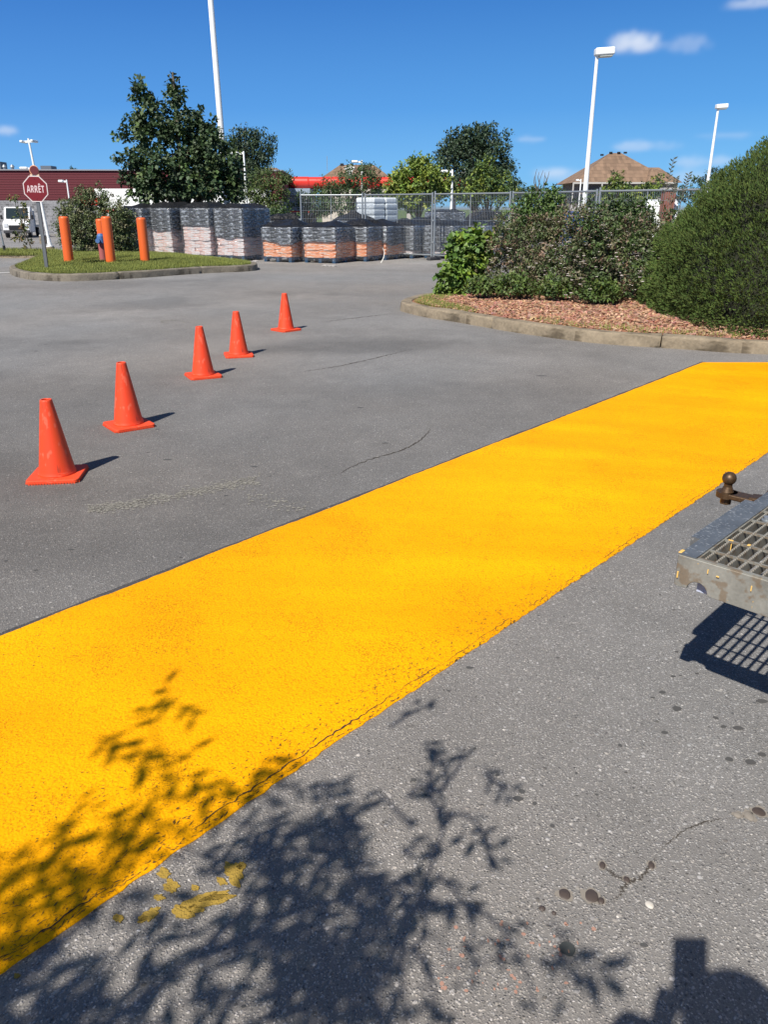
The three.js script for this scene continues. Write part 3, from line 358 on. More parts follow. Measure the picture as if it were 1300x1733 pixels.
// the right island
const islandY = .13;
{
  const q = rng(81);
  const shrub = (name, label, pos, lobes, o, blossoms, cat = 'shrub') => { const t = thing(name, label, cat, pos), { geo, tips } = crown(q, lobes, { floor: .02, gap: o.clumps > 1000 ? .42 : 0, ...o }); part('stem', join(branches(q, V3(0, 0, 0), 0, tips, o.stem ?? .012, o.limbs ?? 60)), m.bark, t); part('foliage', geo, LEAF, t); if (blossoms) { const fl = []; for (let i = 0; i < blossoms; i++) { const [c, l] = tips[Math.floor(q() * tips.length)], d = c.clone().sub(l), p = c.clone().addScaledVector(d, .16 + .12 * q()).add(rdir(q).multiplyScalar(.05)); for (let k = 0; k < 5; k++) { const a = k * 1.257 + q(), dd = V3(Math.cos(a), .35, Math.sin(a)); fl.push({ p, n: V3(0, 1, 0), d: dd, s: .034, w: .030, c: [1, 1, 1] }); } } part('blossom', leaves(fl), PETAL, t); } return t; };
  const olive = [[.115, .135, .05], [.15, .135, .07], [.09, .12, .035], [.19, .13, .085], [.07, .11, .025]];
  const green = [[.055, .10, .02], [.07, .12, .022], [.045, .085, .02]];
  const A = AT(895, 350, -13.2), B = AT(1045, 350, -12.2);
  shrub('flowering_shrub', 'wide olive shrub with few white blossoms, beside the yellow green plant', [A.x, islandY, -13.2], [[0, .75, 0, .66, .68, .6], [-.35, .6, .1, .42, .5, .4], [.75, .7, .1, .45, .6, .4], [.95, .5, .2, .4, .45, .35], [.8, .25, .4, .5, .28, .3], [.45, .85, -.1, .5, .55, .5], [-.1, .35, .3, .6, .35, .4], [.35, 1.15, -.1, .4, .3, .35], [.2, .3, .35, .5, .3, .3]], { clumps: 1500, per: 20, cr: .085, leaf: .05, wide: .5, pal: olive, hollow: .4, limbs: 160, stem: .013 }, 420);
  shrub('flowering_shrub', 'large shrub covered with white blossoms beside the clipped green mound', [B.x, islandY, -12.2], [[0, .75, 0, .72, .68, .65], [-.5, .7, .1, .55, .55, .45], [-.6, 1.05, 0, .4, .4, .35], [.5, .8, 0, .55, .6, .5], [.8, .6, 0, .5, .6, .4], [.1, 1.08, -.2, .6, .32, .5], [-.2, .4, .4, .6, .38, .35], [.45, .35, .35, .45, .35, .3], [.75, 1.1, -.3, .35, .35, .3], [0, 1.2, -.2, .35, .2, .3]], { clumps: 1800, per: 20, cr: .085, leaf: .05, wide: .5, pal: [...olive, ...green], hollow: .4, limbs: 160, stem: .013 }, 760);
  const C = AT(915, 350, -14.2); shrub('green_shrub', 'taller fresh green shrub rising behind the flowering shrubs near a fence post', [C.x, islandY, -14.2], [[0, 1.1, 0, .45, .55, .4], [-.2, 1.25, 0, .25, .26, .25], [.2, 1.3, 0, .28, .30, .25], [-.4, .95, 0, .3, .4, .3]], { clumps: 360, per: 18, cr: .09, leaf: .065, wide: .5, pal: [[.07, .13, .02], [.09, .155, .024]], limbs: 40 });
  const D = AT(1055, 350, -13.6); shrub('green_shrub', 'leafy green top growing out behind the white blossomed shrub', [D.x, islandY, -13.6], [[0, 1.0, 0, .4, .5, .35], [-.1, 1.28, 0, .28, .2, .25], [.35, 1.2, 0, .3, .25, .25]], { clumps: 300, per: 18, cr: .09, leaf: .06, wide: .5, pal: green, limbs: 40 });
  const E = AT(793, 350, -13.3); shrub('yellow_green_plant', 'bright yellow green leafy plant at the left end of the right island', [E.x, islandY - .02, -13.3], [[0, .5, 0, .33, .5, .3], [-.1, .3, .1, .32, .3, .3], [.15, .75, 0, .26, .35, .25], [-.12, .75, 0, .2, .28, .2], [-.22, .15, .15, .3, .16, .2]], { clumps: 300, per: 13, cr: .10, leaf: .09, wide: .85, pal: [[.15, .24, .02], [.11, .20, .02], [.19, .27, .025], [.07, .14, .02]], limbs: 40, droop: .7, hollow: .5 }, 0, 'plant');
  for (const [x, z, s, l] of [[880, -12.3, .8, 'low green clump on the mulch in front of the left flowering shrub'], [950, -12.0, .8, 'low green clump on the mulch between the two flowering shrubs'], [1030, -11.5, .7, 'low green clump at the foot of the white blossomed shrub'], [825, -12.5, .8, 'small green tuft beside the yellow green plant']]) { const p = AT(x, 350, z); shrub('low_plant', l, [p.x, islandY + .08, z], [[0, .18 * s, 0, .36 * s, .2 * s, .28 * s]], { clumps: 110, per: 14, cr: .08, leaf: .055, wide: .5, pal: [[.07, .125, .02], [.10, .15, .024]], limbs: 14 }, 0, 'plant'); }
  // tall weed stems above the shrubs
  for (const [x0, y0, x1, y1, l] of [[1122, 345, 1142, 266, 'tall leafy weed stem standing before the end of the brown roof'], [1152, 345, 1168, 292, 'leafy weed stem right of the brick pillar'], [1138, 340, 1146, 300, 'shorter weed stem between the two tall ones']]) { const z = -13.4, a = AT(x0, y0, z), b = AT(x1, y1, z), t = thing('weed_stem', l, 'plant', [a.x, islandY, z]); const f = v => v.clone().sub(t.position), A0 = V3(0, 0, 0), mid0 = f(a), B0 = f(b); part('stem', limb([A0, mid0.clone().multiplyScalar(.6), mid0, B0], .008, .004, 5), m.bark, t); const ls = []; for (let i = 0; i < 16; i++) { const p = mid0.clone().lerp(B0, .25 + .75 * i / 16); const d = V3((i % 2 ? 1 : -1) * .8, .6, (q() - .5)); ls.push({ p, n: V3(0, .5, 1), d, s: .075, w: .03, c: [.04, .05, .025] }); } part('foliage', leaves(ls), LEAF, t); }
  // the clipped evergreen mound
  const T = thing('clipped_evergreen', 'big clipped dark green evergreen mound at the right edge', 'shrub', [5.84, islandY - .04, -10.5]);
  const prof = [[0, 2.14], [.15, 2.20], [.4, 2.22], [.95, 2.08], [1.5, 1.78], [1.84, 1.46], [2.17, .98], [2.42, .44], [2.50, .05]];
  const rad = y => { let i = 0; while (i < prof.length - 2 && y > prof[i + 1][0]) i++; const [y0, r0] = prof[i], [y1, r1] = prof[i + 1]; return r0 + (r1 - r0) * clamp((y - y0) / (y1 - y0)); };
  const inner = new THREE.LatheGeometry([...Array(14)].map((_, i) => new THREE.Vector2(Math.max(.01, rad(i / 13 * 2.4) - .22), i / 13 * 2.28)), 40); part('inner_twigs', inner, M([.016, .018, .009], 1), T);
  const ls = []; const N = 190000;
  for (let i = 0; i < N; i++) {
    const y = 2.48 * Math.pow(q(), 1.1); let r = rad(y); const a = Math.PI * (-.62 + 1.34 * q()) + Math.PI / 2 + .35, ca = Math.cos(a), sa = Math.sin(a); if (q() > (r + .35) / 2.6) continue; r *= 1 + (Math.pow(ca ** 4 + sa ** 4, -.25) - 1) * (1 - y / 2.6); const slope = (rad(y + .05) - rad(y - .05)) / .1, n = V3(ca, -slope, sa).normalize();
    const u = a * 2.1, lump = (fbm(u * 2.2 + 30, y * 2.2, 4) - .5) * .20 + (fbm(u * 7 + 3, y * 7 + 9, 2) - .5) * .12 - .20 * smooth(.09, 0, Math.abs(fbm(u * 3.4 + 14, y * 3.9 + 33, 2) - .5)) - .13 * smooth(.09, 0, Math.abs(fbm(u * 8 + 44, y * 9 + 3, 2) - .5)), hole = smooth(.66, .75, fbm(u * 3.1 + 90, y * 4.2 + 50, 3)), dep = Math.pow(q(), 2) * .16; if (hole > .5 && dep < .12 && q() < .85) continue;
    const p = V3(ca * r, y, sa * r).addScaledVector(n, lump - dep); p.y = Math.max(.03, p.y); const d = n.clone().multiplyScalar(.8).add(V3(0, .45, 0)).add(rdir(q).multiplyScalar(.6)), s = .026 + .028 * q(), v = (.8 + .4 * q()) * (.78 + .5 * fbm(u * 3 + 8, y * 3 + 70, 3)), yl = q() < .5 ? 1.25 : 1; ls.push({ p, n: rdir(q), d, s, w: s * .34, c: [.052 * v * yl, .094 * v, .014 * v] });
    
  }
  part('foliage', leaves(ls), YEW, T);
}

// ------------------------------------------------------------------ traffic cones
{
  const build = () => { const t = thing('traffic_cone', '', 'traffic cone', [0, 0, 0], 0, 'orange traffic cones in a row'); const pr = [[.104, .020], [.107, .026], [.106, .034], [.0985, .050], [.060, .290], [.034, .448], [.0325, .456], [.030, .459], [.025, .459], [.023, .455], [.024, .44], [.055, .28], [.09, .05], [.098, .024]].map(p => new THREE.Vector2(...p)); part('cone_body', new THREE.LatheGeometry(pr, 56), m.cone, t);
    const s = new THREE.Shape(), w = .140, k = .026; s.moveTo(-w + k, -w); s.lineTo(w - k, -w); s.quadraticCurveTo(w, -w, w, -w + k); s.lineTo(w, w - k); s.quadraticCurveTo(w, w, w - k, w); s.lineTo(-w + k, w); s.quadraticCurveTo(-w, w, -w, w - k); s.lineTo(-w, -w + k); s.quadraticCurveTo(-w, -w, -w + k, -w); const h = new THREE.Path(); h.absarc(0, 0, .09, 0, 6.283); s.holes.push(h);
    part('base', metric(new THREE.ExtrudeGeometry(s, { depth: .013, bevelEnabled: true, bevelSize: .006, bevelThickness: .005, bevelSegments: 3, curveSegments: 24 }).rotateX(-Math.PI / 2).translate(0, .006, 0), 3), m.coneBase, t); const nub = []; for (let i = -8; i <= 8; i++) for (const e of [[i * .0155, -w - .004], [i * .0155, w + .004], [-w - .004, i * .0155], [w + .004, i * .0155]]) nub.push(box(.008, .010, .008, e[0], .005, e[1])); part('rib_edge', join(nub), m.coneBase, t); return t; };
  const c0 = build(), list = [[98, 806, 8, 'nearest orange traffic cone, at the left front of the row'], [218, 721, 37, 'second nearest orange traffic cone in the row'], [344, 637, 27, 'middle orange traffic cone with scuffs on its lower front'], [404, 602, 16, 'fourth orange traffic cone from the front, second farthest'], [484, 559, 45, 'farthest and smallest looking orange traffic cone']];
  list.forEach(([x, y, a, l], i) => { const g = G(x, y), o = i ? c0.clone() : c0; if (i) { o.name = numbered('traffic_cone'); scene.add(o); } o.position.set(g.x, 0, g.z); o.rotation.y = -a * Math.PI / 180 * -1; o.userData = { ...c0.userData, label: l }; });
}

// ------------------------------------------------------------------ stop sign, bollards, standpipe, poles
{
  const b = G(78, 452, .2), top = AT(61, 318, b.z + .02), lean = top.clone().sub(b), t = thing('stop_sign', 'red octagonal stop sign lettered ARRÊT on a dark metal post', 'stop sign', [b.x, .12, b.z]); t.rotation.z = Math.atan2(-lean.x, lean.y) * .6;
  const ht = lean.y + .06, r = .285; part('post', join([box(.055, ht + .3, .02, 0, (ht + .3) / 2, 0), box(.012, ht + .3, .05, -.03, (ht + .3) / 2, -.012), box(.012, ht + .3, .05, .03, (ht + .3) / 2, -.012)]), M([.16, .17, .18], .5, { metalness: .5 }), t);
  const oct = k => { const s = new THREE.Shape(); for (let i = 0; i < 8; i++) { const a = (i + .5) / 8 * 6.28319; i ? s.lineTo(Math.cos(a) * k, Math.sin(a) * k) : s.moveTo(Math.cos(a) * k, Math.sin(a) * k); } return s; };
  part('sign_panel', new THREE.ExtrudeGeometry(oct(r), { depth: .006, bevelEnabled: false }).translate(0, ht, .022), M([.62, .55, .53], .5), t);
  const W = 512, cv = document.createElement('canvas'); cv.width = cv.height = W; const c = cv.getContext('2d'); c.fillStyle = '#6e0d18'; c.fillRect(0, 0, W, W); c.fillStyle = '#cdb9b9'; c.textAlign = 'center'; c.textBaseline = 'middle'; c.save(); c.translate(W / 2, W / 2 + 4); c.scale(.70, 1.08); c.font = 'bold 165px sans-serif'; c.fillText('ARRÊT', 0, 0); c.restore();
  const tx = new THREE.CanvasTexture(cv); tx.colorSpace = THREE.SRGBColorSpace; const g = new THREE.ShapeGeometry(oct(r * .925)), p = g.attributes.position, uv = []; for (let i = 0; i < p.count; i++) uv.push(p.getX(i) / (2 * r) + .5, p.getY(i) / (2 * r) + .5); g.setAttribute('uv', new THREE.Float32BufferAttribute(uv, 2)); part('sign_face', g.translate(0, ht, .0305), M(white, .45, { map: tx }), t);
  for (const k of [.2, -.2]) part('bolt', cyl(.009, .009, .006).rotateX(Math.PI / 2).translate(0, ht + k, .03), m.darkRed, t);
  part('top_disc', cyl(.09, .09, .015, 0, 0, 0, 28).rotateX(Math.PI / 2).translate(.02, ht + .37, .0), m.darkRed, t); part('disc_rim', new THREE.TorusGeometry(.093, .012, 8, 32).translate(.01, ht + .37, -.004), M([.62, .30, .16], .6), t); part('disc_bracket', box(.2, .04, .01, .01, ht + .275, 0), M([.60, .45, .32], .6), t);
}
{
  const bo = (x0, y0, x1, y1, l) => { const b = G(x0, y0, .16), s = (b.z * -CP + (EYE - .16) * SP) / F, top = AT(x1, y1, b.z), t = thing('bollard', l, 'bollard', [b.x, .14, b.z], 0, 'orange bollards on the grass island'), h = top.y - .14, r = .115; t.rotation.z = Math.atan2(-(top.x - b.x), h) * .8; part('sleeve', new THREE.LatheGeometry([[r, -.05], [r, h - .05], [r * .93, h - .018], [r * .7, h - .004], [.001, h]].map(p => new THREE.Vector2(...p)), 28), m.orange, t); part('ground_collar', new THREE.TorusGeometry(r, .012, 6, 24).rotateX(Math.PI / 2), M([.30, .06, .02], .8), t); return t; };
  bo(117, 448, 107, 366, 'leftmost orange bollard, nearest the stop sign'); bo(188, 449, 178.5, 366, 'orange bollard right of the blue capped standpipe, before the shrub'); bo(246, 446, 238, 368, 'rightmost orange bollard in front of the tall pallets'); bo(178, 444, 169, 370, 'orange bollard partly hidden, behind the blue capped standpipe');
  const b = G(176, 444, .16), t = thing('standpipe', 'faded red standpipe with blue valve between two orange bollards', 'standpipe', [b.x + .13, .14, b.z + .42]); part('pipe', cyl(.085, .08, .52, 0, 0, 0, 20), M([.34, .09, .085], .7), t); part('valve', join([cyl(.095, .09, .16, 0, .50, 0, 20), cyl(.04, .04, .1, 0, 0, 0, 12).rotateX(Math.PI / 2).translate(-.02, .56, .06), cyl(.055, .055, .03, 0, 0, 0, 12).rotateX(Math.PI / 2).translate(-.02, .56, .16)]), M([.05, .13, .32], .6), t); part('cap', cyl(.09, .05, .06, 0, .66, 0, 20), M([.05, .13, .32], .6), t);
}
function lamp(name, label, z, foot, topPx, o) {
  const p = AT(foot[0], foot[1], z), tp = AT(topPx[0], topPx[1], z), y0 = gy(z), t = thing(name, label, 'light pole', [tp.x, y0, z], o.turn ?? 0, 'white light poles'), h = tp.y - y0 + (o.extra ?? 0), r = o.r; part('pole', cyl(r, r * (o.taper ?? .6), h, 0, 0, 0, 12), m.whitePaint, t);
  const ft = join([cyl(r * 2.4, r * 2.4, .04, 0, .5, 0, 16), cyl(r * 1.4, r * 1.1, .25, 0, .54, 0, 12)]); part('base', cyl(r * 2.8, r * 2.6, o.low ? .1 : .5, 0, 0, 0, 18), m.concrete, t); if (o.low) ft.translate(0, -.4, 0); part('base_plate', ft, m.whitePaint, t);
  if (o.kind === 'box') { for (const s of o.both ? [1, -1] : [1]) { part('arm', box(.35, .10, .08, s * .2, h - .12, 0), m.whitePaint, t); part('lamp_head', rbox(.80, .28, .42, .06, s * .75, h - .06, 0).rotateZ(s * .06), m.whitePaint, t); part('lens', rbox(.56, .10, .32, .04, s * .80, h - .22, 0).rotateZ(s * .06), M([.55, .56, .5], .3), t); } }
  else if (o.kind === 'cross') { part('arm', box(.30, .07, .07, 0, h - .10, 0), m.whitePaint, t); for (const s of [-1, 1]) part('lamp_head', rbox(.10, .08, .5, .03, s * .19, h - .10, 0), m.whitePaint, t); }
  else { const s = o.dir ?? -1; part('arm', box(o.len * .45, .09, .09, s * o.len * .22, h - .10, 0), m.whitePaint, t); part('lamp_head', rbox(o.len * .62, .13, .3, .05, s * o.len * .7, h - .08, 0), m.whitePaint, t); }
  return t;
}
lamp('light_pole', 'tall thick white light pole behind the large tree, cut by the top edge', -29, [372, 345], [361, 0], { r: .115, extra: 1.6, kind: 'box', both: true, taper: .75 }).rotation.z = .012;
lamp('light_pole', 'white light pole with a short cross arm left of the stop sign', -30.5, [92, 424], [57, 234], { r: .055, kind: 'cross', low: 1 }).rotation.z = .055;
lamp('light_pole', 'taller white light pole with box head beside the brown roofed house', -37, [990, 345], [1012, 86], { r: .125, kind: 'box', taper: .55 });
lamp('light_pole', 'smaller white light pole with box head at the far right', -60, [1200, 310], [1217, 179], { r: .14, kind: 'box', taper: .55 });
lamp('street_lamp', 'white street lamp seen against the dark tree right of the main pole', -44, [415, 360], [412, 256], { r: .07, kind: 'arm', len: .7 });
lamp('street_lamp', 'white street lamp in front of the red canopy above the white sacks', -50, [615, 390], [612.5, 271], { r: .08, kind: 'arm', len: .6 });
lamp('street_lamp', 'white street lamp standing right of the yellow green tree', -40, [762, 400], [766, 287], { r: .08, kind: 'arm', len: .55 });
lamp('street_lamp', 'white street lamp with a cobra arm rising behind the stop sign', -52, [69, 400], [54, 282], { r: .09, kind: 'arm', len: .75 });
lamp('street_lamp', 'small white street lamp before the red warehouse wall above the shrub', -48, [117, 345], [112, 304], { r: .06, kind: 'arm', len: .45 });
lamp('street_lamp', 'small white street lamp in front of the balcony of the brown roofed house', -60, [985, 345], [984, 303], { r: .07, kind: 'arm', len: .35 });

// ------------------------------------------------------------------ pallets of bagged soil
const bagGeo = (l, h, w, s) => { const q = rng(s), g = new THREE.BoxGeometry(l, h, w, 6, 3, 4), p = g.attributes.position; for (let i = 0; i < p.count; i++) { const x = p.getX(i) / l * 2, z = p.getZ(i) / w * 2, y = p.getY(i), e = (1 - .42 * Math.pow(Math.abs(x), 6)) * (1 - .40 * Math.pow(Math.abs(z), 6)); p.setXYZ(i, p.getX(i) * (1 - .05 * z * z), y * (.35 + .75 * e) + .012 * (fbm(x * 2 + s * 5, z * 2 + s, 2) - .5), p.getZ(i) * (1 - .06 * x * x)); } g.computeVertexNormals(); return g; };
const bags = [1, 2, 3].map(s => bagGeo(.635, .120, .435, s));
function sheet(w, d, lo, hi, r, rows, disp, capH, seed, capOnly = false, bulge = 1.1) {   // plastic sheeting round a stack: rounded corners, wrinkles, bag bulges, lumpy top
  const n = 84, pos = [], uv = [], idx = [], P = []; for (let i = 0; i < n; i++) { const t = i / n * 2 * (w + d); let x, z; if (t < w) { x = t - w / 2; z = d / 2; } else if (t < w + d) { x = w / 2; z = d / 2 - (t - w); } else if (t < 2 * w + d) { x = w / 2 - (t - w - d); z = -d / 2; } else { x = -w / 2; z = -d / 2 + (t - 2 * w - d); } const ax = Math.abs(x) - (w / 2 - r), az = Math.abs(z) - (d / 2 - r); if (ax > 0 && az > 0) { const k = Math.hypot(ax, az), f = r / Math.max(k, 1e-6); x = Math.sign(x) * (w / 2 - r + ax * Math.min(1, f)); z = Math.sign(z) * (d / 2 - r + az * Math.min(1, f)); } P.push([x, z, t]); }
  for (let j = 0; j <= rows; j++) for (let i = 0; i <= n; i++) { const [x, z, t] = P[i % n], L = lo(i / n), y = L + (hi - L) * j / rows, k = 1 + disp * (.9 * (fbm(t * 5 + seed * 7, y * 14 + seed, 4) - .5) + bulge * Math.abs(Math.sin((y - .14) * Math.PI / .1))) + (j == rows ? -.03 : 0); pos.push(x * k, y, z * k); uv.push(i / n * 2 * (w + d), y); }
  if (!capOnly) for (let j = 0; j < rows; j++) for (let i = 0; i < n; i++) { const a = j * (n + 1) + i; idx.push(a, a + 1, a + n + 1, a + 1, a + n + 2, a + n + 1); }
  if (capH !== null) { let prev = rows * (n + 1); for (const f of [.9, .72, .5, .25, .02]) { const o = pos.length / 3; for (let i = 0; i <= n; i++) { const [x, z] = P[i % n], h = hi + capH * (1 - f * f) * (.2 + 2.0 * fbm(x * f * 2.6 + seed * 3, z * f * 2.6 + seed * 5, 3)) + .04 * (fbm(x * f * 5 + seed, z * f * 5, 2) - .4); pos.push(x * f, h, z * f); uv.push(x * f + 3, z * f); } for (let i = 0; i < n; i++) idx.push(prev + i, prev + i + 1, o + i, prev + i + 1, o + i + 1, o + i); prev = o; } }
  return geoOf(pos, idx, uv);
}
const deck = (() => { const g = []; for (let i = 0; i < 7; i++) g.push(box(.12, .02, 1.0, -.54 + i * .18, .13, 0)); for (const z of [-.45, 0, .45]) { g.push(box(1.2, .02, .1, 0, .11, z)); for (const x of [-.53, 0, .53]) g.push(box(.14, .10, .1, x, .05, z)); } return g; })();
function pallet(label, x, z, turn, layers, under, o = {}) {
  const q = rng(o.seed ?? 1), t = thing('bag_pallet', label, 'pallet of bags', [x, gy(z), z], turn, o.group), y0 = .14, hi = y0 + layers * .1, lo = y0 + under * .1, mat = o.orange ? m.bagO : m.bag, P = new THREE.Group(); P.name = 'pallet'; t.add(P);
  deck.forEach((g, i) => part(i < 7 ? 'board' : (i - 7) % 4 == 0 ? 'stringer' : 'block', g, m.bluePallet, P));
  for (let k = 0; k < Math.min(layers, under + 2); k++) { const f = k % 2 ? -1 : 1; for (let i = 0; i < 5; i++) { const b = part('bag', bags[Math.floor(q() * 3)], mat, t); b.position.set(0, y0 + .05 + k * .1, 0); if (i < 3) { b.position.x = (i - 1) * .395; b.position.z = f * -.2; b.rotation.y = Math.PI / 2; } else { b.position.x = (i - 3.5) * .6; b.position.z = f * .3; } b.position.x += (q() - .5) * .03; b.position.z += (q() - .5) * .03; b.rotation.y += (q() - .5) * .06; b.rotation.z = (q() - .5) * .03; } }
  const s = o.seed ?? 1; const edge = u => lo + .16 * (fbm(u * 9 + s * 4, s, 3) - .5) + (o.dip ?? 0) * Math.sin(u * 12.5 + s); part('plastic_hood', sheet(1.285, 1.085, edge, hi, .07, 22, .022, null, s), m.hood, t); part('hood_top', sheet(1.29, 1.09, edge, hi, .07, 22, .022, (o.cap ?? .10) * 1.25, s, true), m.hoodTop, t);
  part('stretch_film', sheet(1.315, 1.115, u => .035 + .03 * fbm(u * 20, s, 2), hi - .015, .075, 26, .016, null, s + 9), m.film, t); return t;
}
const pg = (x, y) => G(x, y);
{
  const rowT = 'tall pallets of bagged soil left', rowL = 'low pallets of bagged soil in front of the fence', R45 = .74;
  const put = (l, x, y, turn, lay, un, o) => { const p = G(x, y); return pallet(l, p.x, p.z, turn, lay, un, o); };
  put('leftmost tall pallet of white and pink bags behind the right bollard', 253, 435, 1.02, 13, 7, { seed: 1, group: rowT, cap: .08 });
  put('second tall pallet of white and pink bags from the left', 299, 435.5, 1.0, 13, 7, { seed: 2, group: rowT, cap: .10 });
  put('tallest pallet of bags, third from the left, with bright corner', 358, 437.5, 1.08, 13, 8, { seed: 3, group: rowT, cap: .10 });
  put('fourth tall pallet of bags, mostly in shade, at the end of the grass', 414, 439, 1.03, 13, 5, { seed: 4, group: rowT, cap: .08 });
  put('low pallet of orange bags directly right of the tall ones', 492, 441.5, 1.02, 8, 4, { seed: 5, orange: 1, group: rowL, cap: .14, dip: .05 });
  put('low pallet of orange bags on blue boards, front and centre of the row', 560, 443, 1.1, 8, 4, { seed: 6, orange: 1, group: rowL, cap: .10 });
  put('low pallet of bags with a loose strip of film at its right corner', 614, 440, 1.04, 8, 4, { seed: 7, orange: 1, group: rowL, cap: .13 });
  put('dark wrapped low pallet at the right end of the front row', 648, 437.5, 1.0, 8, 3, { seed: 8, orange: 1, group: rowL, cap: .10 });
  const rowF = 'wrapped pallets behind the fence';
  put('black wrapped pallet behind the fence left of the post', 690, 435, 1.05, 8, 1, { seed: 9, group: rowF, cap: .12 }); put('black wrapped pallet behind the fence just right of the near post', 760, 436, .9, 8, 1, { seed: 10, group: rowF, cap: .10 }); put('black wrapped pallet behind the fence, beside the yellow green plant', 812, 435, .9, 8, 1, { seed: 11, group: rowF, cap: .10 });
  put('farther black wrapped pallet showing over the front row behind the fence', 722, 427, .4, 8, 0, { seed: 12, group: rowF, cap: .14 }); put('farther black wrapped pallet behind the fence above the leafy plant', 820, 424, .4, 9, 0, { seed: 13, group: rowF, cap: .20 }); put('taller black wrapped pallet behind the fence beside the street lamp foot', 752, 415, .5, 12, 0, { seed: 14, group: rowF, cap: .08 });
  put('farther black wrapped pallet behind the low orange pallets left part', 480, 427, .3, 9, 0, { seed: 15, group: rowF, cap: .15 }); put('farther black wrapped pallet behind the low orange pallets under the white sacks', 600, 426, .4, 9, 0, { seed: 17, group: rowF, cap: .14 }); put('black wrapped pallet far behind the fence right of centre', 868, 421, .4, 9, 0, { seed: 18, group: rowF, cap: .15 });
  // the stack of big white sacks
  const c = G(637, 424), t = thing('sack_stack', 'stack of big white sacks with wrapped side, on the pallets behind the fence', 'stack of sacks', [c.x, 0, c.z - 2], .75), q = rng(91); part('pallet', join(deck), m.bluePallet, t); for (let k = 0; k < 8; k++) for (const s of [-1, 1]) { const b = part('sack', rbox(.60, .205, 1.0, .07, 0, 0, 0, 3), m.whiteBag, t); b.position.set(s * .305 + (q() - .5) * .04, .15 + .105 + k * .205, (q() - .5) * .05); b.rotation.y = (q() - .5) * .05; }
  part('stretch_film', sheet(1.28, 1.08, u => .2, 1.62, .08, 16, .012, null, 30), m.film, t);
  // a loose curl of film and scraps on the ground
  const f = G(645, 446), lc = part('loose_film', limb([V3(0, .02, 0), V3(.07, .16, .02), V3(.09, .32, 0), V3(.04, .42, -.02)], .02, .008, 6).scale(1, 1, .3), M([.6, .58, .53], .5), scene, { label: 'curl of loose pale film at the corner of the low pallet', category: 'plastic film' }); lc.position.set(f.x, 0, f.z + .05);
  const sc = [[552, 450.5], [564, 451], [433, 443]].map(([x, y], i) => { const p = G(x, y), g = new THREE.IcosahedronGeometry(.05 + .03 * q(), 1), a = g.attributes.position; for (let k = 0; k < a.count; k++) a.setXYZ(k, a.getX(k) * 1.6 * (.7 + .6 * fbm(a.getX(k) * 20 + i, a.getZ(k) * 20, 2)), Math.abs(a.getY(k)) * .7, a.getZ(k)); g.computeVertexNormals(); const o = part('film_scrap', g, M([.5, .48, .46], .5), scene, { label: ['left one of two crumpled scraps before the central orange bag pallet', 'right one of two crumpled scraps before the central orange bag pallet', 'small scrap of film by the end of the grass island'][i], category: 'scrap' }); o.position.set(p.x, 0, p.z); });
}
// ------------------------------------------------------------------ temporary fence
{
  const posts = [[-2.64, -26.2], [-.60, -25.8], [1.46, -24.1], [3.42, -22.2], [5.05, -19.6], [6.75, -17.6], [7.25, -16.6]], Hh = 1.86;
  const names = ['leftmost fence panel, behind the low orange pallets', 'fence panel in front of the white sacks', 'fence panel right of the near post, over the wrapped pallets', 'fence panel in front of the broad dark tree', 'fence panel before the brown roofed house', 'short fence panel at the right beside the clipped mound'];
  for (let i = 0; i < 6; i++) {
    const a = V3(posts[i][0], 0, posts[i][1]), b = V3(posts[i + 1][0], 0, posts[i + 1][1]), L = a.distanceTo(b), t = thing('temporary_fence', names[i], 'fence', [a.x, 0, a.z], Math.atan2(-(b.z - a.z), b.x - a.x), 'temporary galvanised fence lengths'); const l = L - .07;
    part('post', cyl(.026, .026, Hh + (i % 2 ? 0 : .03), .02, 0, 0, 8), m.galv, t); part('post', cyl(.026, .026, Hh, l, 0, 0, 8), m.galv, t); if (l > 1.2) part('post', cyl(.013, .013, Hh - .16, l / 2, .12, 0, 6), m.galv, t);
    part('rail', cyl(.022, .022, l, 0, 0, 0, 8).rotateZ(-Math.PI / 2).translate(.02, Hh - .05, 0), m.galv, t); part('rail', cyl(.020, .020, l, 0, 0, 0, 8).rotateZ(-Math.PI / 2).translate(.02, .14, 0), m.galv, t);
    const w = []; for (let x = .08; x < l; x += .055) w.push(box(.0045, Hh - .2, .0045, x, Hh / 2 + .04, 0)); for (let y = .4; y < Hh - .1; y += .24) w.push(box(l, .005, .005, l / 2, y, .005)); part('wire_mesh', join(w), m.galv, t, { kind: 'stuff' });
    part('fence_foot', rbox(.16, .10, .5, .03, .02, .05, 0), M([.05, .05, .055], .9), t); part('clamp', join([box(.09, .05, .08, -.01, 1.1, 0), box(.09, .05, .08, -.01, .5, 0)]), m.galv, t);
  }
  const p = G(741, 436), t = thing('fence_brace', 'black upright hoop bars leaning beside the near fence post', 'fence brace', [p.x, 0, p.z]); part('bar', cyl(.018, .018, .82, 0, 0, 0, 8), m.black, t); part('bar', cyl(.018, .018, .80, .15, 0, 0, 8), m.black, t); part('crossbar', box(.2, .03, .03, .07, .72, .02), m.black, t); part('foot', box(.4, .05, .3, .07, .025, 0), m.rubber, t);
}

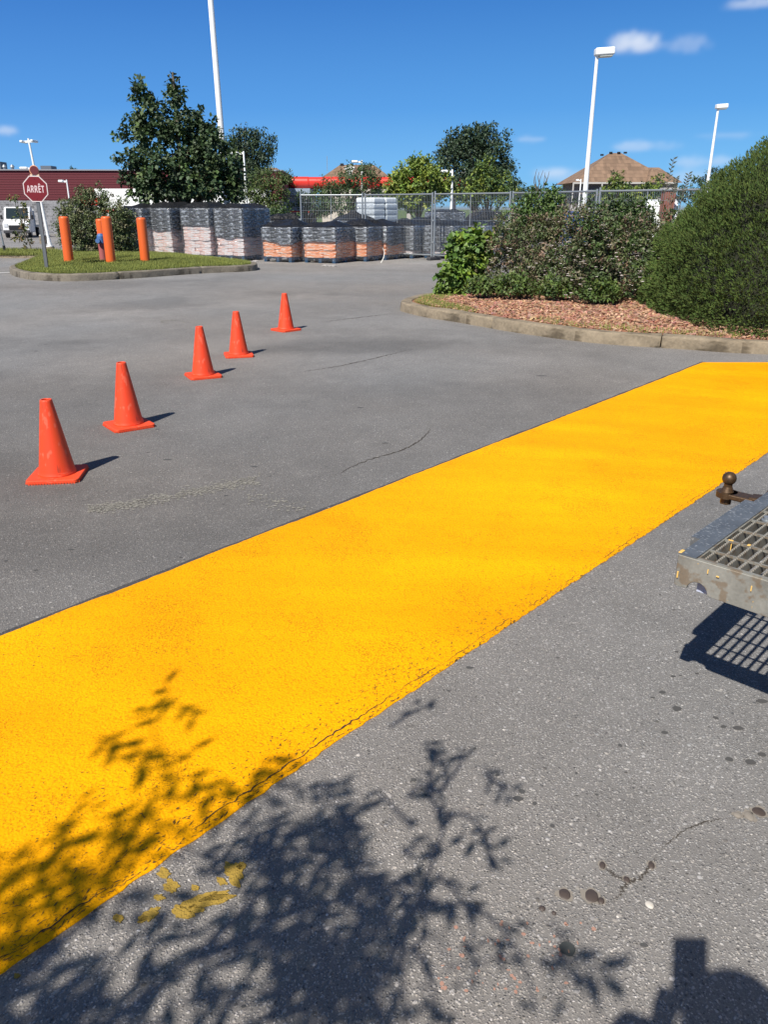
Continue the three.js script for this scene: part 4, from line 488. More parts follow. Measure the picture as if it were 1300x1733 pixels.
// ------------------------------------------------------------------ buildings and vehicles far off
{
  // red warehouse: block plinth below, ribbed red cladding above
  const z = -76, a = AT(-60, 350, z), b = AT(238, 350, z - 4), t = thing('warehouse', 'long warehouse with dark red cladding above a grey block wall at the left', 'building', [a.x, gy(z), z]), L = b.x - a.x + 14, D = 26, y1 = 2.85, y2 = 5.35; t.rotation.y = .055;
  const w = []; part('wall', metric(box(L, y1, D, L / 2, y1 / 2, -D / 2)), m.block, t); const ribs = []; ribs.push(box(L + .1, y2 - y1, D, L / 2, (y1 + y2) / 2 + .02, -D / 2)); for (let y = y1 + .08; y < y2 - .1; y += .21) ribs.push(new THREE.CylinderGeometry(.028, .028, L + .1, 6, 1).rotateZ(Math.PI / 2).translate(L / 2, y + .05, 0)); part('cladding', join(ribs), m.darkRed, t); part('coping', box(L + .3, .10, D + .3, L / 2, y2 + .07, -D / 2), M([.25, .25, .27], .5), t);
  const ru = (x, y, w0, h, l) => { const p = AT(x, y, z - 6).sub(t.position); part(l, box(w0, h, 1.6, p.x, y2 + .1 + h / 2, -6), M([.10, .12, .15], .6), t); }; ru(2, 285, 1.1, .9, 'roof_unit'); ru(86, 288, 1.0, .55, 'roof_unit'); for (const x of [12, 25]) { const p = AT(x, 290, z - 5).sub(t.position); part('roof_vent', join([cyl(.14, .14, .5, p.x, y2 + .1, -5, 10), cyl(.24, .10, .22, p.x, y2 + .5, -5, 10)]), m.galv, t); }
}
{ // white trailer behind the tree
  const z = -58, p = AT(172, 350, z), e = AT(238, 350, z), t = thing('white_trailer', 'white trailer or low building with a red stripe behind the shrub and tree', 'trailer', [p.x, gy(z), z]), L = e.x - p.x + 9; part('body', rbox(L, 2.5, 2.4, .06, L / 2, 2.2, 0), M([.78, .78, .76], .5), t); part('stripe', box(L - .2, .16, .03, L / 2, 2.05, 1.21), m.red, t); part('red_panel', box(1.3, .5, .05, -.3, 2.65, 1.22), m.red, t); for (const x of [1.2, 2.1]) part('wheel', cyl(.45, .45, .25, 0, 0, 0, 18).rotateX(Math.PI / 2).translate(L - x, .45, .95), m.rubber, t); part('support_leg', box(.12, 1, .12, 1, .48, .9), m.greyPost, t);
}
{ // red canopy with rounded ends, emblems, columns
  const z = -88, a = AT(489, 350, z), b = AT(803, 350, z), y = AT(640, 309, z).y, t = thing('station_canopy', 'long red rounded filling station canopy with white maple leaf emblems', 'canopy', [a.x, gy(z), z]), L = b.x - a.x, yy = y - gy(z); part('canopy', rbox(L, 1.08, 7, .5, L / 2, yy, -3, 5), m.red, t); for (const x of [.5, 3.6]) part('bulge', rbox(2.6, 1.14, 7.1, .55, x + .8, yy, -3, 5), m.red, t);
  const leaf = s => { const pts = [[0, 1], [.16, .68], [.36, .78], [.28, .32], [.52, .58], [.58, .44], [.90, .50], [.78, .24], [.92, .14], [.44, -.22], [.50, -.42], [.05, -.36], [.05, -.8], [-.05, -.8], [-.05, -.36], [-.50, -.42], [-.44, -.22], [-.92, .14], [-.78, .24], [-.90, .50], [-.58, .44], [-.52, .58], [-.28, .32], [-.36, .78], [-.16, .68]].map(p => new THREE.Vector2(p[0] * s, p[1] * s)); return new THREE.ExtrudeGeometry(new THREE.Shape(pts), { depth: .12, bevelEnabled: false }); };
  for (const [x, y0, s] of [[787, 297, .8], [592, 288, .62]]) { const p = AT(x, y0, z).sub(t.position); part('leaf_emblem', leaf(s).translate(p.x, p.y, .6), m.whitePaint, t); part('emblem_stand', box(.5, .5, .2, p.x, yy + .75, .45), m.whitePaint, t); }
  for (const x of [2, L * .35, L * .65, L - 2]) part('column', rbox(.45, yy - .5, .45, .05, x, (yy - .5) / 2, -2), m.trim, t);
}
{ // store beside the canopy
  const z = -84, a = AT(425, 350, z), b = AT(524, 350, z), t = thing('convenience_store', 'grey panelled store with stone base and red stripe below the canopy', 'building', [a.x, gy(z), z]), L = b.x - a.x; part('stone_wall', metric(box(L, 1.7, 8, L / 2, .85, -4)), m.stone, t); part('stripe', box(L + .06, .14, 8.06, L / 2, 1.86, -4), m.red, t); part('grey_panel', box(L, .95, 8, L / 2, 2.42, -4), m.greyPanel, t); part('stone_band', metric(box(L + .04, .5, 8.04, L / 2, 3.16, -4)), m.stone, t); part('roof_fascia', box(L + .2, .62, 8.2, L / 2, 3.73, -4), M([.26, .32, .40], .6), t); part('window', box(1.4, .9, .06, L - 2, 1.1, .02), m.glass, t);
}
function hip(w, d, h, r, e = .5) { // hip roof over w x d with a ridge of length r
  const W = w / 2 + e, D = d / 2 + e, rr2 = r / 2, P = [[-W, 0, D], [W, 0, D], [W, 0, -D], [-W, 0, -D], [-rr2, h, 0], [rr2, h, 0]], f = [[0, 1, 5], [0, 5, 4], [1, 2, 5], [2, 3, 4], [2, 4, 5], [3, 0, 4], [0, 2, 1], [0, 3, 2]], pos = [], uv = []; for (const t of f) for (const k of t) { pos.push(...P[k]); }
  const g = geoOf(pos); const p = g.attributes.position, n = g.attributes.normal; for (let i = 0; i < p.count; i++) { const s = Math.abs(n.getX(i)) > Math.abs(n.getZ(i)); uv.push(s ? p.getZ(i) : p.getX(i), Math.hypot(s ? p.getX(i) : p.getZ(i), p.getY(i))); } g.setAttribute('uv', new THREE.Float32BufferAttribute(uv, 2)); return g;
}
{ // brown roofed house at right, with balcony
  const z = -118, c = AT(1038, 350, z), eave = AT(953, 311, z).y, top = AT(1040, 259, z).y, y0 = gy(z), t = thing('house', 'large house with steep brown shingle roof and dark balcony at right', 'house', [c.x, y0, z]), w = 12.4, H = eave - y0; part('wall', box(w, H, 11, 0, H / 2, 0), M([.20, .16, .135], .9), t); const rf = part('roof', hip(w, 11, top - eave, 1.6, .6).translate(-.4, H, 0), m.shingle, t);
  for (const x of [-2, -.8, .3, 1.2]) part('roof_vent', box(.4, .22, .3, x - .3, top - y0 + (Math.abs(x) < 1.6 ? .03 : -.25), .2), m.black, rf); const wing = new THREE.Mesh(hip(6, 9, (top - eave) * .52, 3.2, .4), m.shingle); wing.name = 'roof'; wing.position.set(3.9, H, 1.2); wing.castShadow = true; t.add(wing); const dm = part('roof', hip(2.2, 5, 1.9, .01, .2).translate(3.6, H + .0, 4.2), m.shingle, t);
  part('wing_wall', box(5.8, H, 9, 3.9, H / 2 - .01, 1.2), M([.30, .25, .21], .9), t);
  for (const [x, y] of [[-4.6, H - 1.5], [-2.2, H - 1.5], [.4, H - 1.4], [2.9, H - 1.4], [4.2, H - 1.4], [5.9, H - 1.4]]) { const f = part('window', box(1.3, 1.3, .12, x, y, x > 1.9 ? 5.72 : 5.52), m.trim, t); part('pane', box(1.1, 1.1, .06, x, y, (x > 1.9 ? 5.72 : 5.52) + .06), m.glass, f); }
  const bl = part('balcony', join([box(6.2, .2, 1.8, -4.6, H - 2.5, 6.4), box(6.2, .08, .08, -4.6, H - 1.5, 7.25), box(6.2, .9, .05, -4.6, H - 2.0, 7.2)]), m.black, t); for (const x of [-7.5, -5.6, -3.7, -1.8]) part('post', box(.16, H, .16, x, H / 2, 7.15), m.trim, bl); part('railing', box(6.2, .7, .06, -4.6, H - 3.5, 7.2), m.trim, bl); part('fascia', box(w + 1.3, .22, .1, -.4, H - .06, 6.14), m.trim, t);
}
{ const z = -125, c = AT(605, 350, z), top = AT(605, 279, z).y, eave = AT(550, 307, z).y, y0 = gy(z), H = eave - y0, t = thing('house', 'house with wide brown hip roof behind the red canopy at centre', 'house', [c.x, y0, z]); part('wall', box(10, H, 9, 0, H / 2, 0), m.cream, t); const r = part('roof', hip(10, 9, top - eave, 5, .5).translate(0, H, 0), m.shingle, t); for (const x of [-2.2, -.8, 2]) part('roof_vent', box(.5, .35, .4, x, top - y0, .2), m.black, r); for (const x of [-3, 0, 3]) { const f = part('window', box(1.4, 1.2, .12, x, H - 1.4, 4.52), m.trim, t); part('pane', box(1.2, 1, .05, x, H - 1.4, 4.6), m.glass, f); } part('antenna', box(.06, 2, .06, -4.4, top - y0 + .2, 0), m.galv, t); }
{ const z = -120, c = AT(462, 350, z), top = AT(465, 284, z).y, eave = AT(490, 302, z).y, y0 = gy(z), H = eave - y0, t = thing('house', 'brown roofed house mostly hidden behind the soft green tree', 'house', [c.x, y0, z]); part('wall', box(5, H, 8, 0, H / 2, 0), m.cream, t); part('roof', hip(5, 8, top - eave, 1.5, .5).translate(0, H, 0), m.shingle, t); const f = part('window', box(1.2, 1.2, .12, 1, H - 1.4, 4.02), m.trim, t); part('pane', box(1, 1, .05, 1, H - 1.4, 4.1), m.glass, f); }
{ // white cab truck facing the camera
  const z = -68, p = AT(31, 350, z), t = thing('white_truck', 'white cab truck with flat bed parked by the block wall behind the sapling', 'truck', [p.x, gy(z), z], .24), s = new THREE.Shape(); s.moveTo(0, .45); s.lineTo(2.5, .45); s.lineTo(2.5, 2.15); s.quadraticCurveTo(2.3, 2.28, 1.9, 2.26); s.lineTo(1.5, 2.2); s.lineTo(.85, 1.35); s.lineTo(.15, 1.12); s.quadraticCurveTo(0, 1.05, 0, .9); s.closePath();
  part('cab', new THREE.ExtrudeGeometry(s, { depth: 1.84, bevelEnabled: true, bevelSize: .06, bevelThickness: .06, bevelSegments: 2 }).translate(0, 0, -.92).rotateY(Math.PI / 2).translate(0, 0, 2.4), M([.80, .80, .79], .35), t);
  const ws = part('windshield', new THREE.PlaneGeometry(1.6, 1.0), m.glass, t); ws.geometry = box(1.62, .98, .03); ws.position.set(0, 1.835, 1.31); ws.rotation.x = -.66; part('grille', rbox(1.1, .36, .08, .03, 0, .78, 2.47), m.black, t); for (const x of [-.74, .74]) { part('headlight', rbox(.30, .28, .08, .03, x, .95, 2.45), M([.6, .62, .64], .15), t); part('mirror', rbox(.18, .34, .12, .04, x * 1.55, 1.55, 1.5), m.black, t); part('side_window', box(.03, .5, .7, x * 1.33, 1.72, .75), m.glass, t); } part('bumper', rbox(1.95, .24, .14, .05, 0, .48, 2.5), M([.05, .05, .055], .7), t);
  for (const x of [-.85, .85]) for (const zz of [1.7, -1.9]) { const w = part('wheel', cyl(.36, .36, .24, 0, -.12, 0, 20).rotateZ(Math.PI / 2).translate(x, .36, zz), m.rubber, t); part('rim', cyl(.2, .2, .26, 0, -.13, 0, 14).rotateZ(Math.PI / 2).translate(x, .36, zz), m.galv, w); } part('flat_bed', box(2.1, .2, 3.3, 0, .85, -2.0), M([.5, .5, .48], .6), t); part('headboard', box(2.1, 1.3, .1, 0, 1.5, -.32), M([.55, .56, .56], .5), t); part('chassis', box(.9, .2, 5.4, 0, .6, -.9), m.black, t);
}
{ // small items by the house and fence
  for (const [x, y, w, h, l] of [[967, 352, 1.0, 1.1, 'leftmost blue bin behind the fence under the balcony'], [982, 350, 1.0, 1.25, 'middle blue bin behind the fence near the lamp pole'], [998, 350, .9, 1.15, 'rightmost blue bin behind the fence beside the fence post']]) { const z = -34, p = AT(x, y, z), t = thing('blue_bin', l, 'bin', [p.x, gy(z), z], .2, 'blue bins behind the fence'), b = 1.25; part('body', rbox(w * .55, b, .5, .05, 0, b / 2 + .05, 0), m.blueBin, t); part('lid', rbox(w * .6, .08, .58, .03, 0, b + .09, 0), M([.008, .075, .33], .5), t); for (const s of [-1, 1]) part('wheel', cyl(.09, .09, .05, 0, 0, 0, 12).rotateZ(Math.PI / 2).translate(s * .2, .09, -.22), m.rubber, t); }
  const z = -47, p = AT(1118, 356, z), t = thing('white_car', 'white car of which only the roof shows over the shrubs at right', 'car', [p.x, gy(z), z], 1.3); t.scale.y = 1.5; const s = new THREE.Shape(); s.moveTo(-2.1, .35); s.lineTo(2.1, .35); s.lineTo(2.15, .8); s.lineTo(1.2, .95); s.lineTo(.6, 1.45); s.quadraticCurveTo(0, 1.58, -.8, 1.45); s.lineTo(-1.7, .95); s.lineTo(-2.15, .85); s.closePath(); part('body', new THREE.ExtrudeGeometry(s, { depth: 1.5, bevelEnabled: true, bevelSize: .08, bevelThickness: .1, bevelSegments: 3 }).translate(0, 0, -.75), m.whitePaint, t); part('window', box(1.9, .34, 1.71, -.2, 1.2, 0), m.glass, t); for (const x of [-1.35, 1.35]) part('wheel', cyl(.32, .32, 1.76, 0, 0, 0, 16).rotateX(Math.PI / 2).translate(x, .32, -.88), m.rubber, t);
  const zb = -45, pb = AT(1130, 345, zb), tb = thing('brick_pillar', 'short reddish brick pillar behind the fence beside the white car', 'pillar', [pb.x, gy(zb), zb]), hb = AT(1130, 322, zb).y - gy(zb); part('shaft', metric(box(.6, hb, .6, 0, hb / 2, 0)), M([.20, .075, .05], .9), tb); part('cap', box(.75, .12, .75, 0, hb + .06, 0), m.trim, tb);
  const zs = -27, ps = AT(9, 432, zs), ts = thing('sign_post', 'grey sign post with a panel seen almost edge on at the left border', 'sign', [ps.x, .08, zs]); part('post', cyl(.03, .03, 2.0, 0, 0, 0, 8), m.galv, ts); part('panel', box(.5, .7, .015, -.12, 1.55, 0), M([.34, .40, .46], .4), ts).rotation.y = .9; part('ground_sleeve', cyl(.05, .045, .2, 0, 0, 0, 8), m.black, ts); ts.rotation.z = .07;
}

// ------------------------------------------------------------------ the work truck at the right: step bumper, grating, tow ball
{
  const A = V3(.812, 0, -1.935), uD = V3(.690, 0, -.724), t = thing('work_truck', 'work truck at right with steel step bumper, serrated grating and rusty tow ball', 'truck', [A.x, 0, A.z]);
  // in the truck's own axes x runs across the truck (away from the camera), z towards its front
  t.rotation.y = Math.atan2(-uD.z, uD.x); const v = V3(-uD.z, 0, uD.x);
  const sgn = 1; const H = .58, W = 1.62, Dp = .42, bp = new THREE.Group(); bp.name = 'step_bumper'; t.add(bp);
  const fr = (g, mat, n = 'frame_bar') => part(n, metric(g), mat, bp);
  // near end skirt with an arched cut-out
  const sk = new THREE.Shape(); sk.moveTo(0, 0); sk.lineTo(0, -.088); sk.lineTo(.018, -.090); sk.lineTo(.030, -.088); sk.absarc(.062, -.092, .030, Math.PI - .12, .1, true); sk.lineTo(.10, -.093); sk.lineTo(Dp, -.10); sk.lineTo(Dp, 0); sk.closePath();
  fr(new THREE.ExtrudeGeometry(sk, { depth: .008, bevelEnabled: true, bevelSize: .0015, bevelThickness: .0015, bevelSegments: 1, curveSegments: 12 }).rotateY(-Math.PI / 2).translate(.008, H, 0), m.steel, 'end_skirt');
  fr(box(W, .007, .046, W / 2 + .002, H + .0005, .022).rotateX(0), m.darkSteel, 'top_flange'); fr(box(W, .085, .006, W / 2 + .002, H - .045, .0), m.darkSteel, 'rear_skirt'); fr(box(W - .02, .05, .006, W / 2, H - .026, .046), m.steel); fr(box(.42, .04, .03, .36, H - .02, -.016), m.darkSteel, 'bracket_plate');
  fr(box(W, .09, .008, W / 2, H - .045, Dp), m.steel); fr(box(.008, .09, Dp, W, H - .045, Dp / 2), m.steel); fr(box(.012, .006, Dp - .05, .010, H + .001, .05 + (Dp - .05) / 2), m.steel, 'edge_strip');
  // serrated bearing bars and cross rods
  const sb = new THREE.Shape(), bl = W - .03; sb.moveTo(0, 0); sb.lineTo(0, .030); for (let x = 0; x < bl; x += .012) { sb.lineTo(Math.min(bl, x + .003), .030); sb.lineTo(Math.min(bl, x + .005), .0345); sb.lineTo(Math.min(bl, x + .010), .0345); sb.lineTo(Math.min(bl, x + .012), .030); } sb.lineTo(bl, 0); sb.closePath(); const sbg = metric(new THREE.ExtrudeGeometry(sb, { depth: .0045, bevelEnabled: false }));
  for (let i = 0; i < 12; i++) { const b = part('bearing_bar', sbg, m.steel, bp); b.position.set(.015, H - .034, .060 + i * .030); } for (let i = 0; i < 15; i++) { const r = part('cross_rod', metric(box(.0065, .0065, Dp - .055, 0, 0, Dp / 2 + .022)), m.steel, bp); r.position.set(.095 + i * .103, H - .003, 0); }
  part('bolt', join([cyl(.012, .012, .012, .43, H, .085, 6), cyl(.016, .016, .004, .43, H - .002, .085, 12)]), m.galv, bp);
  const q = rng(101), ym = M([.72, .45, .12], .6); for (const [x, y, z, w, h, d] of [[.02, H + .004, -.002, .024, .003, .009], [-.006, H - .055, .006, .003, .02, .004], [-.006, H - .02, .085, .002, .013, .003], [-.006, H - .026, .112, .002, .004, .008], [.198, H + .001, .065, .006, .002, .014], [.198, H - .016, .068, .003, .030, .003], [.199, H + .001, .115, .013, .002, .008], [-.006, H - .03, .20, .002, .016, .003]]) part('paint_splash', rbox(w, h, d, Math.min(w, h, d) * .45, x, y, z), ym, bp);
  fr(box(.006, .06, .07, .035, H - .075, .085), M([.42, .46, .58], .6), 'pale_plate');
  // tow ball and drop mount
  const hp = new THREE.Group(); hp.name = 'tow_hitch'; t.add(hp); const bx = .79, bz = -.165, hy = .497; const add = (n, g) => part(n, metric(g, 2), m.rust, hp);
  add('tow_ball', join([new THREE.SphereGeometry(.0243, 32, 22).translate(bx, hy + .069, bz), cyl(.014, .0145, .02, bx, hy + .036, bz, 20), cyl(.024, .015, .022, bx, hy + .017, bz, 24)])); add('ball_mount', join([cyl(.036, .036, .020, bx, hy, bz, 24), rbox(.064, .020, .10, .006, bx, hy + .01, bz + .05)])); add('nut', cyl(.020, .019, .024, bx, hy - .026, bz, 6));
  const rs = new THREE.Shape(); rs.moveTo(0, 0); rs.lineTo(.035, -.003); rs.lineTo(.065, -.010); rs.lineTo(.10, .004); rs.lineTo(.30, .012); rs.lineTo(.30, .072); rs.lineTo(.10, .072); rs.lineTo(.088, .088); rs.lineTo(.068, .086); rs.lineTo(.050, .050); rs.lineTo(.03, .024); rs.lineTo(0, .020); rs.closePath(); add('drop_shank', new THREE.ExtrudeGeometry(rs, { depth: .048, bevelEnabled: true, bevelSize: .006, bevelThickness: .006, bevelSegments: 2 }).translate(0, 0, -.024).rotateY(-Math.PI / 2).translate(bx, hy, bz + .09)); add('receiver', join([box(.075, .075, .4, bx, hy + .042, .42)]));
  // the truck itself, to the right of the frame
  for (const x of [.35, 1.25]) part('chassis_rail', box(.08, .16, 4.6, x, .66, Dp + 2.31), m.black, t); part('cargo_body', rbox(1.95, 1.5, 3.0, .04, .80, 1.55, Dp + 1.75), M([.72, .73, .72], .4), t); part('cab', rbox(1.9, 1.35, 1.6, .15, .80, 1.4, Dp + 4.1), M([.72, .73, .72], .35), t);
  for (const x of [-.02, 1.62]) for (const z of [1.2, 4.1]) { const w = part('wheel', cyl(.38, .38, .26, 0, -.13, 0, 24).rotateZ(Math.PI / 2).translate(x, .38, Dp + z), m.rubber, t); part('rim', cyl(.22, .22, .27, 0, -.135, 0, 18).rotateZ(Math.PI / 2).translate(x, .38, Dp + z), m.galv, w); }
  // which way is the front: the truck's z axis must run along v
  const zAxis = V3(0, 0, 1).applyAxisAngle(V3(0, 1, 0), t.rotation.y); if (zAxis.dot(v) < 0) console.log('truck axis reversed', zAxis.toArray(), v.toArray());
}

// ------------------------------------------------------------------ the photographer, the phone, and the tree behind: they stand outside the frame and cast the shadows in it
const UP = (px, py, h) => { const g = G(px, py); return g.addScaledVector(SUN, h / SUN.y); };      // the place at height h whose shadow falls on that spot
function sdfMesh(f, lo, hi, cell) { // naive surface nets
  const n = [0, 1, 2].map(i => Math.ceil((hi[i] - lo[i]) / cell) + 1), [nx, ny, nz] = n, v = new Float32Array(nx * ny * nz), id = new Int32Array(nx * ny * nz).fill(-1), at = (i, j, k) => (k * ny + j) * nx + i; for (let k = 0; k < nz; k++) for (let j = 0; j < ny; j++) for (let i = 0; i < nx; i++) v[at(i, j, k)] = f(lo[0] + i * cell, lo[1] + j * cell, lo[2] + k * cell);
  const pos = [], idx = []; for (let k = 0; k < nz - 1; k++) for (let j = 0; j < ny - 1; j++) for (let i = 0; i < nx - 1; i++) { let c = 0, x = 0, y = 0, z = 0, s = 0; const V = []; for (let q = 0; q < 8; q++) { V[q] = v[at(i + (q & 1), j + (q >> 1 & 1), k + (q >> 2))]; if (V[q] < 0) s++; } if (s == 0 || s == 8) continue; for (let a = 0; a < 8; a++) for (const b of [1, 2, 4]) { if (a & b) continue; const e = a | b; if ((V[a] < 0) == (V[e] < 0)) continue; const t = V[a] / (V[a] - V[e]); x += (a & 1) + (b == 1 ? t : 0); y += (a >> 1 & 1) + (b == 2 ? t : 0); z += (a >> 2) + (b == 4 ? t : 0); c++; } id[at(i, j, k)] = pos.length / 3; pos.push(lo[0] + (i + x / c) * cell, lo[1] + (j + y / c) * cell, lo[2] + (k + z / c) * cell); }
  const quad = (a, b, c, d, fl) => { if (a < 0 || b < 0 || c < 0 || d < 0) return; fl ? idx.push(a, b, c, a, c, d) : idx.push(a, c, b, a, d, c); };
  for (let k = 1; k < nz - 1; k++) for (let j = 1; j < ny - 1; j++) for (let i = 1; i < nx - 1; i++) { const a = v[at(i, j, k)] < 0; if (a != v[at(i + 1, j, k)] < 0) quad(id[at(i, j - 1, k - 1)], id[at(i, j, k - 1)], id[at(i, j, k)], id[at(i, j - 1, k)], a); if (a != v[at(i, j + 1, k)] < 0) quad(id[at(i - 1, j, k - 1)], id[at(i - 1, j, k)], id[at(i, j, k)], id[at(i, j, k - 1)], a); if (a != v[at(i, j, k + 1)] < 0) quad(id[at(i - 1, j - 1, k)], id[at(i, j - 1, k)], id[at(i, j, k)], id[at(i - 1, j, k)], a); }
  return geoOf(pos, idx);
}
const caps = (list, k) => (x, y, z) => { let s = 0; for (const [a, b, r0, r1] of list) { const bx = b[0] - a[0], by = b[1] - a[1], bz = b[2] - a[2], px = x - a[0], py = y - a[1], pz = z - a[2], t = clamp((px * bx + py * by + pz * bz) / (bx * bx + by * by + bz * bz + 1e-9)), d = Math.hypot(px - bx * t, py - by * t, pz - bz * t) - (r0 + (r1 - r0) * t); s += Math.exp(-d / k); } return -k * Math.log(s + 1e-30); };
const camUp = V3(0, CP, -SP), camF = V3(0, -SP, -CP), camR = V3(1, 0, 0), LOC = (x, y, b) => V3(0, EYE, 0).addScaledVector(camR, x).addScaledVector(camUp, y).addScaledVector(camF, -b);
{
  const t = thing('phone', 'mobile phone held up by the photographer, known by its shadow at bottom right', 'phone', [0, EYE, 0]); t.rotation.x = -PITCH; part('body', rbox(.075, .150, .008, .0039, -.0255, -.036, .012, 3), M([.03, .03, .035], .3), t); part('screen', box(.069, .142, .0006, -.0255, -.036, .0164), M([.01, .01, .012], .08), t); part('camera_bump', rbox(.030, .034, .002, .0009, -.004, .006, .0068), M([.05, .05, .055], .3), t);
}
{
  const hd = [-.045, 1.61, .245], t = thing('person', 'person holding up a phone, seen as a shadow at the bottom right', 'person', [0, 0, 0]), skin = M([.45, .26, .18], .6), shirt = M([.05, .06, .09], .9), jeans = M([.03, .045, .09], .9);
  const wl = LOC(-.062, -.115, .035), wr = LOC(.035, -.135, .04), aw = p => [p.x, p.y, p.z], lw = [-.140, 1.345, .06], rw = [wr.x + .045, wr.y - .055, wr.z + .05];
  const arms = [[[-.235, 1.36, .31], [-.325, 1.31, .235], .052, .042], [[-.325, 1.31, .235], lw, .042, .028], [[.155, 1.36, .31], [.235, 1.09, .22], .052, .042], [[.235, 1.09, .22], rw, .042, .028]];
  const body = [[[-.045, 1.38, .30], [-.045, 1.46, .275], .055, .052], [[-.045, 1.50, .235], [-.045, 1.51, .235], .068, .06], [[-.045, 1.585, .25], [-.045, 1.59, .255], .09, .088], [[-.045, 1.48, .19], [-.045, 1.485, .19], .036, .03], [[-.045, 1.535, .148], [-.045, 1.51, .138], .012, .016], [[-.132, 1.55, .25], [-.132, 1.525, .245], .014, .012], [[.042, 1.55, .25], [.042, 1.525, .245], .014, .012], ...arms, [[-.04, 1.36, .32], [-.04, .98, .33], .13, .12], [[-.13, .95, .33], [-.14, .50, .32], .085, .055], [[-.14, .50, .32], [-.14, .09, .34], .055, .038], [[.05, .95, .33], [.06, .50, .32], .085, .055], [[.06, .50, .32], [.06, .09, .34], .055, .038]];
  const hand = (w, sd) => { const L = [], pc = LOC(sd < 0 ? -.070 : .022, -.10, .014), o = aw(pc), f = (x, y, b) => aw(LOC(x, y, b)); const px = sd < 0 ? -.066 : .016, s = sd; L.push([w, f(px + s * .02, -.145, .035), .026, .024]); L.push([f(px + s * .020, -.145, .034), f(px + s * .016, -.095, .020), .022, .018]); for (let i = 0; i < 4; i++) { const y = -.078 - i * .021, k = f(px + s * .014, y, .014), a = f(px + s * .009, y - .002, -.004 + .004), b = f(px - s * .012, y - .006, .001); L.push([f(px + s * .018, y - .014, .022), k, .010, .009], [k, a, .009, .0085], [a, b, .0085, .0075]); } L.push([f(px + s * .016, -.135, .034), f(px + s * .004, -.105, .030), .012, .010], [f(px + s * .004, -.105, .030), f(px - s * .018, -.085, .026), .010, .008]); return L; };
  const hl = hand(lw, -1), hr = hand(rw, 1), bb = L => { const lo = [9, 9, 9], hi = [-9, -9, -9]; for (const [a, b, r] of L) for (const p of [a, b]) for (let i = 0; i < 3; i++) { lo[i] = Math.min(lo[i], p[i] - r - .012); hi[i] = Math.max(hi[i], p[i] + r + .012); } return [lo, hi]; };
  const parts = [[body, .018, .014], [hl, .0025, .004], [hr, .0025, .004]].map(([L, k, c]) => { const [lo, hi] = bb(L); return sdfMesh(caps(L, k), lo, hi, c); }); part('body', mergeGeometries(parts), skin, t);
  const sh = [[[-.20, 1.375, .31], [.12, 1.375, .31], .075, .075], [[-.04, 1.30, .32], [-.04, .92, .33], .155, .15], [[-.14, 1.25, .32], [.06, 1.25, .32], .13, .13], [[-.235, 1.36, .31], [-.318, 1.315, .245], .070, .062], [[-.318, 1.315, .245], [-.23, 1.33, .15], .058, .048], [[.155, 1.36, .31], [.22, 1.16, .24], .070, .062]], tr = [[[-.12, .95, .33], [-.14, .50, .32], .105, .075], [[-.14, .50, .32], [-.14, .07, .34], .075, .065], [[.04, .95, .33], [.06, .50, .32], .105, .075], [[.06, .50, .32], [.06, .07, .34], .075, .065], [[-.12, .97, .33], [.04, .97, .33], .12, .12]];
  for (const [n, L, mt] of [['shirt', sh, shirt], ['trousers', tr, jeans]]) { const [lo, hi] = bb(L); part(n, sdfMesh(caps(L, .02), lo, hi, .016), mt, t); }
  { const L = [[[-.045, 1.60, .262], [-.045, 1.605, .27], .095, .095]], [lo, hi] = bb(L), g = sdfMesh((x, y, z) => Math.max(caps(L, .02)(x, y, z), -(y - 1.55 - .35 * (.22 - z))), lo, hi, .010); part('hair', g, M([.03, .022, .015], .8), t); }
  for (const x of [-.14, .06]) part('shoe', rbox(.10, .09, .28, .04, x, .045, .29, 3), m.black, t); for (const x of [-.078, -.012]) part('eye', new THREE.SphereGeometry(.011, 12, 8).translate(x, 1.565, .164), M([.7, .7, .68], .3), t); part('mouth', rbox(.045, .008, .01, .003, -.045, 1.485, .155), M([.35, .12, .10], .6), t);
}
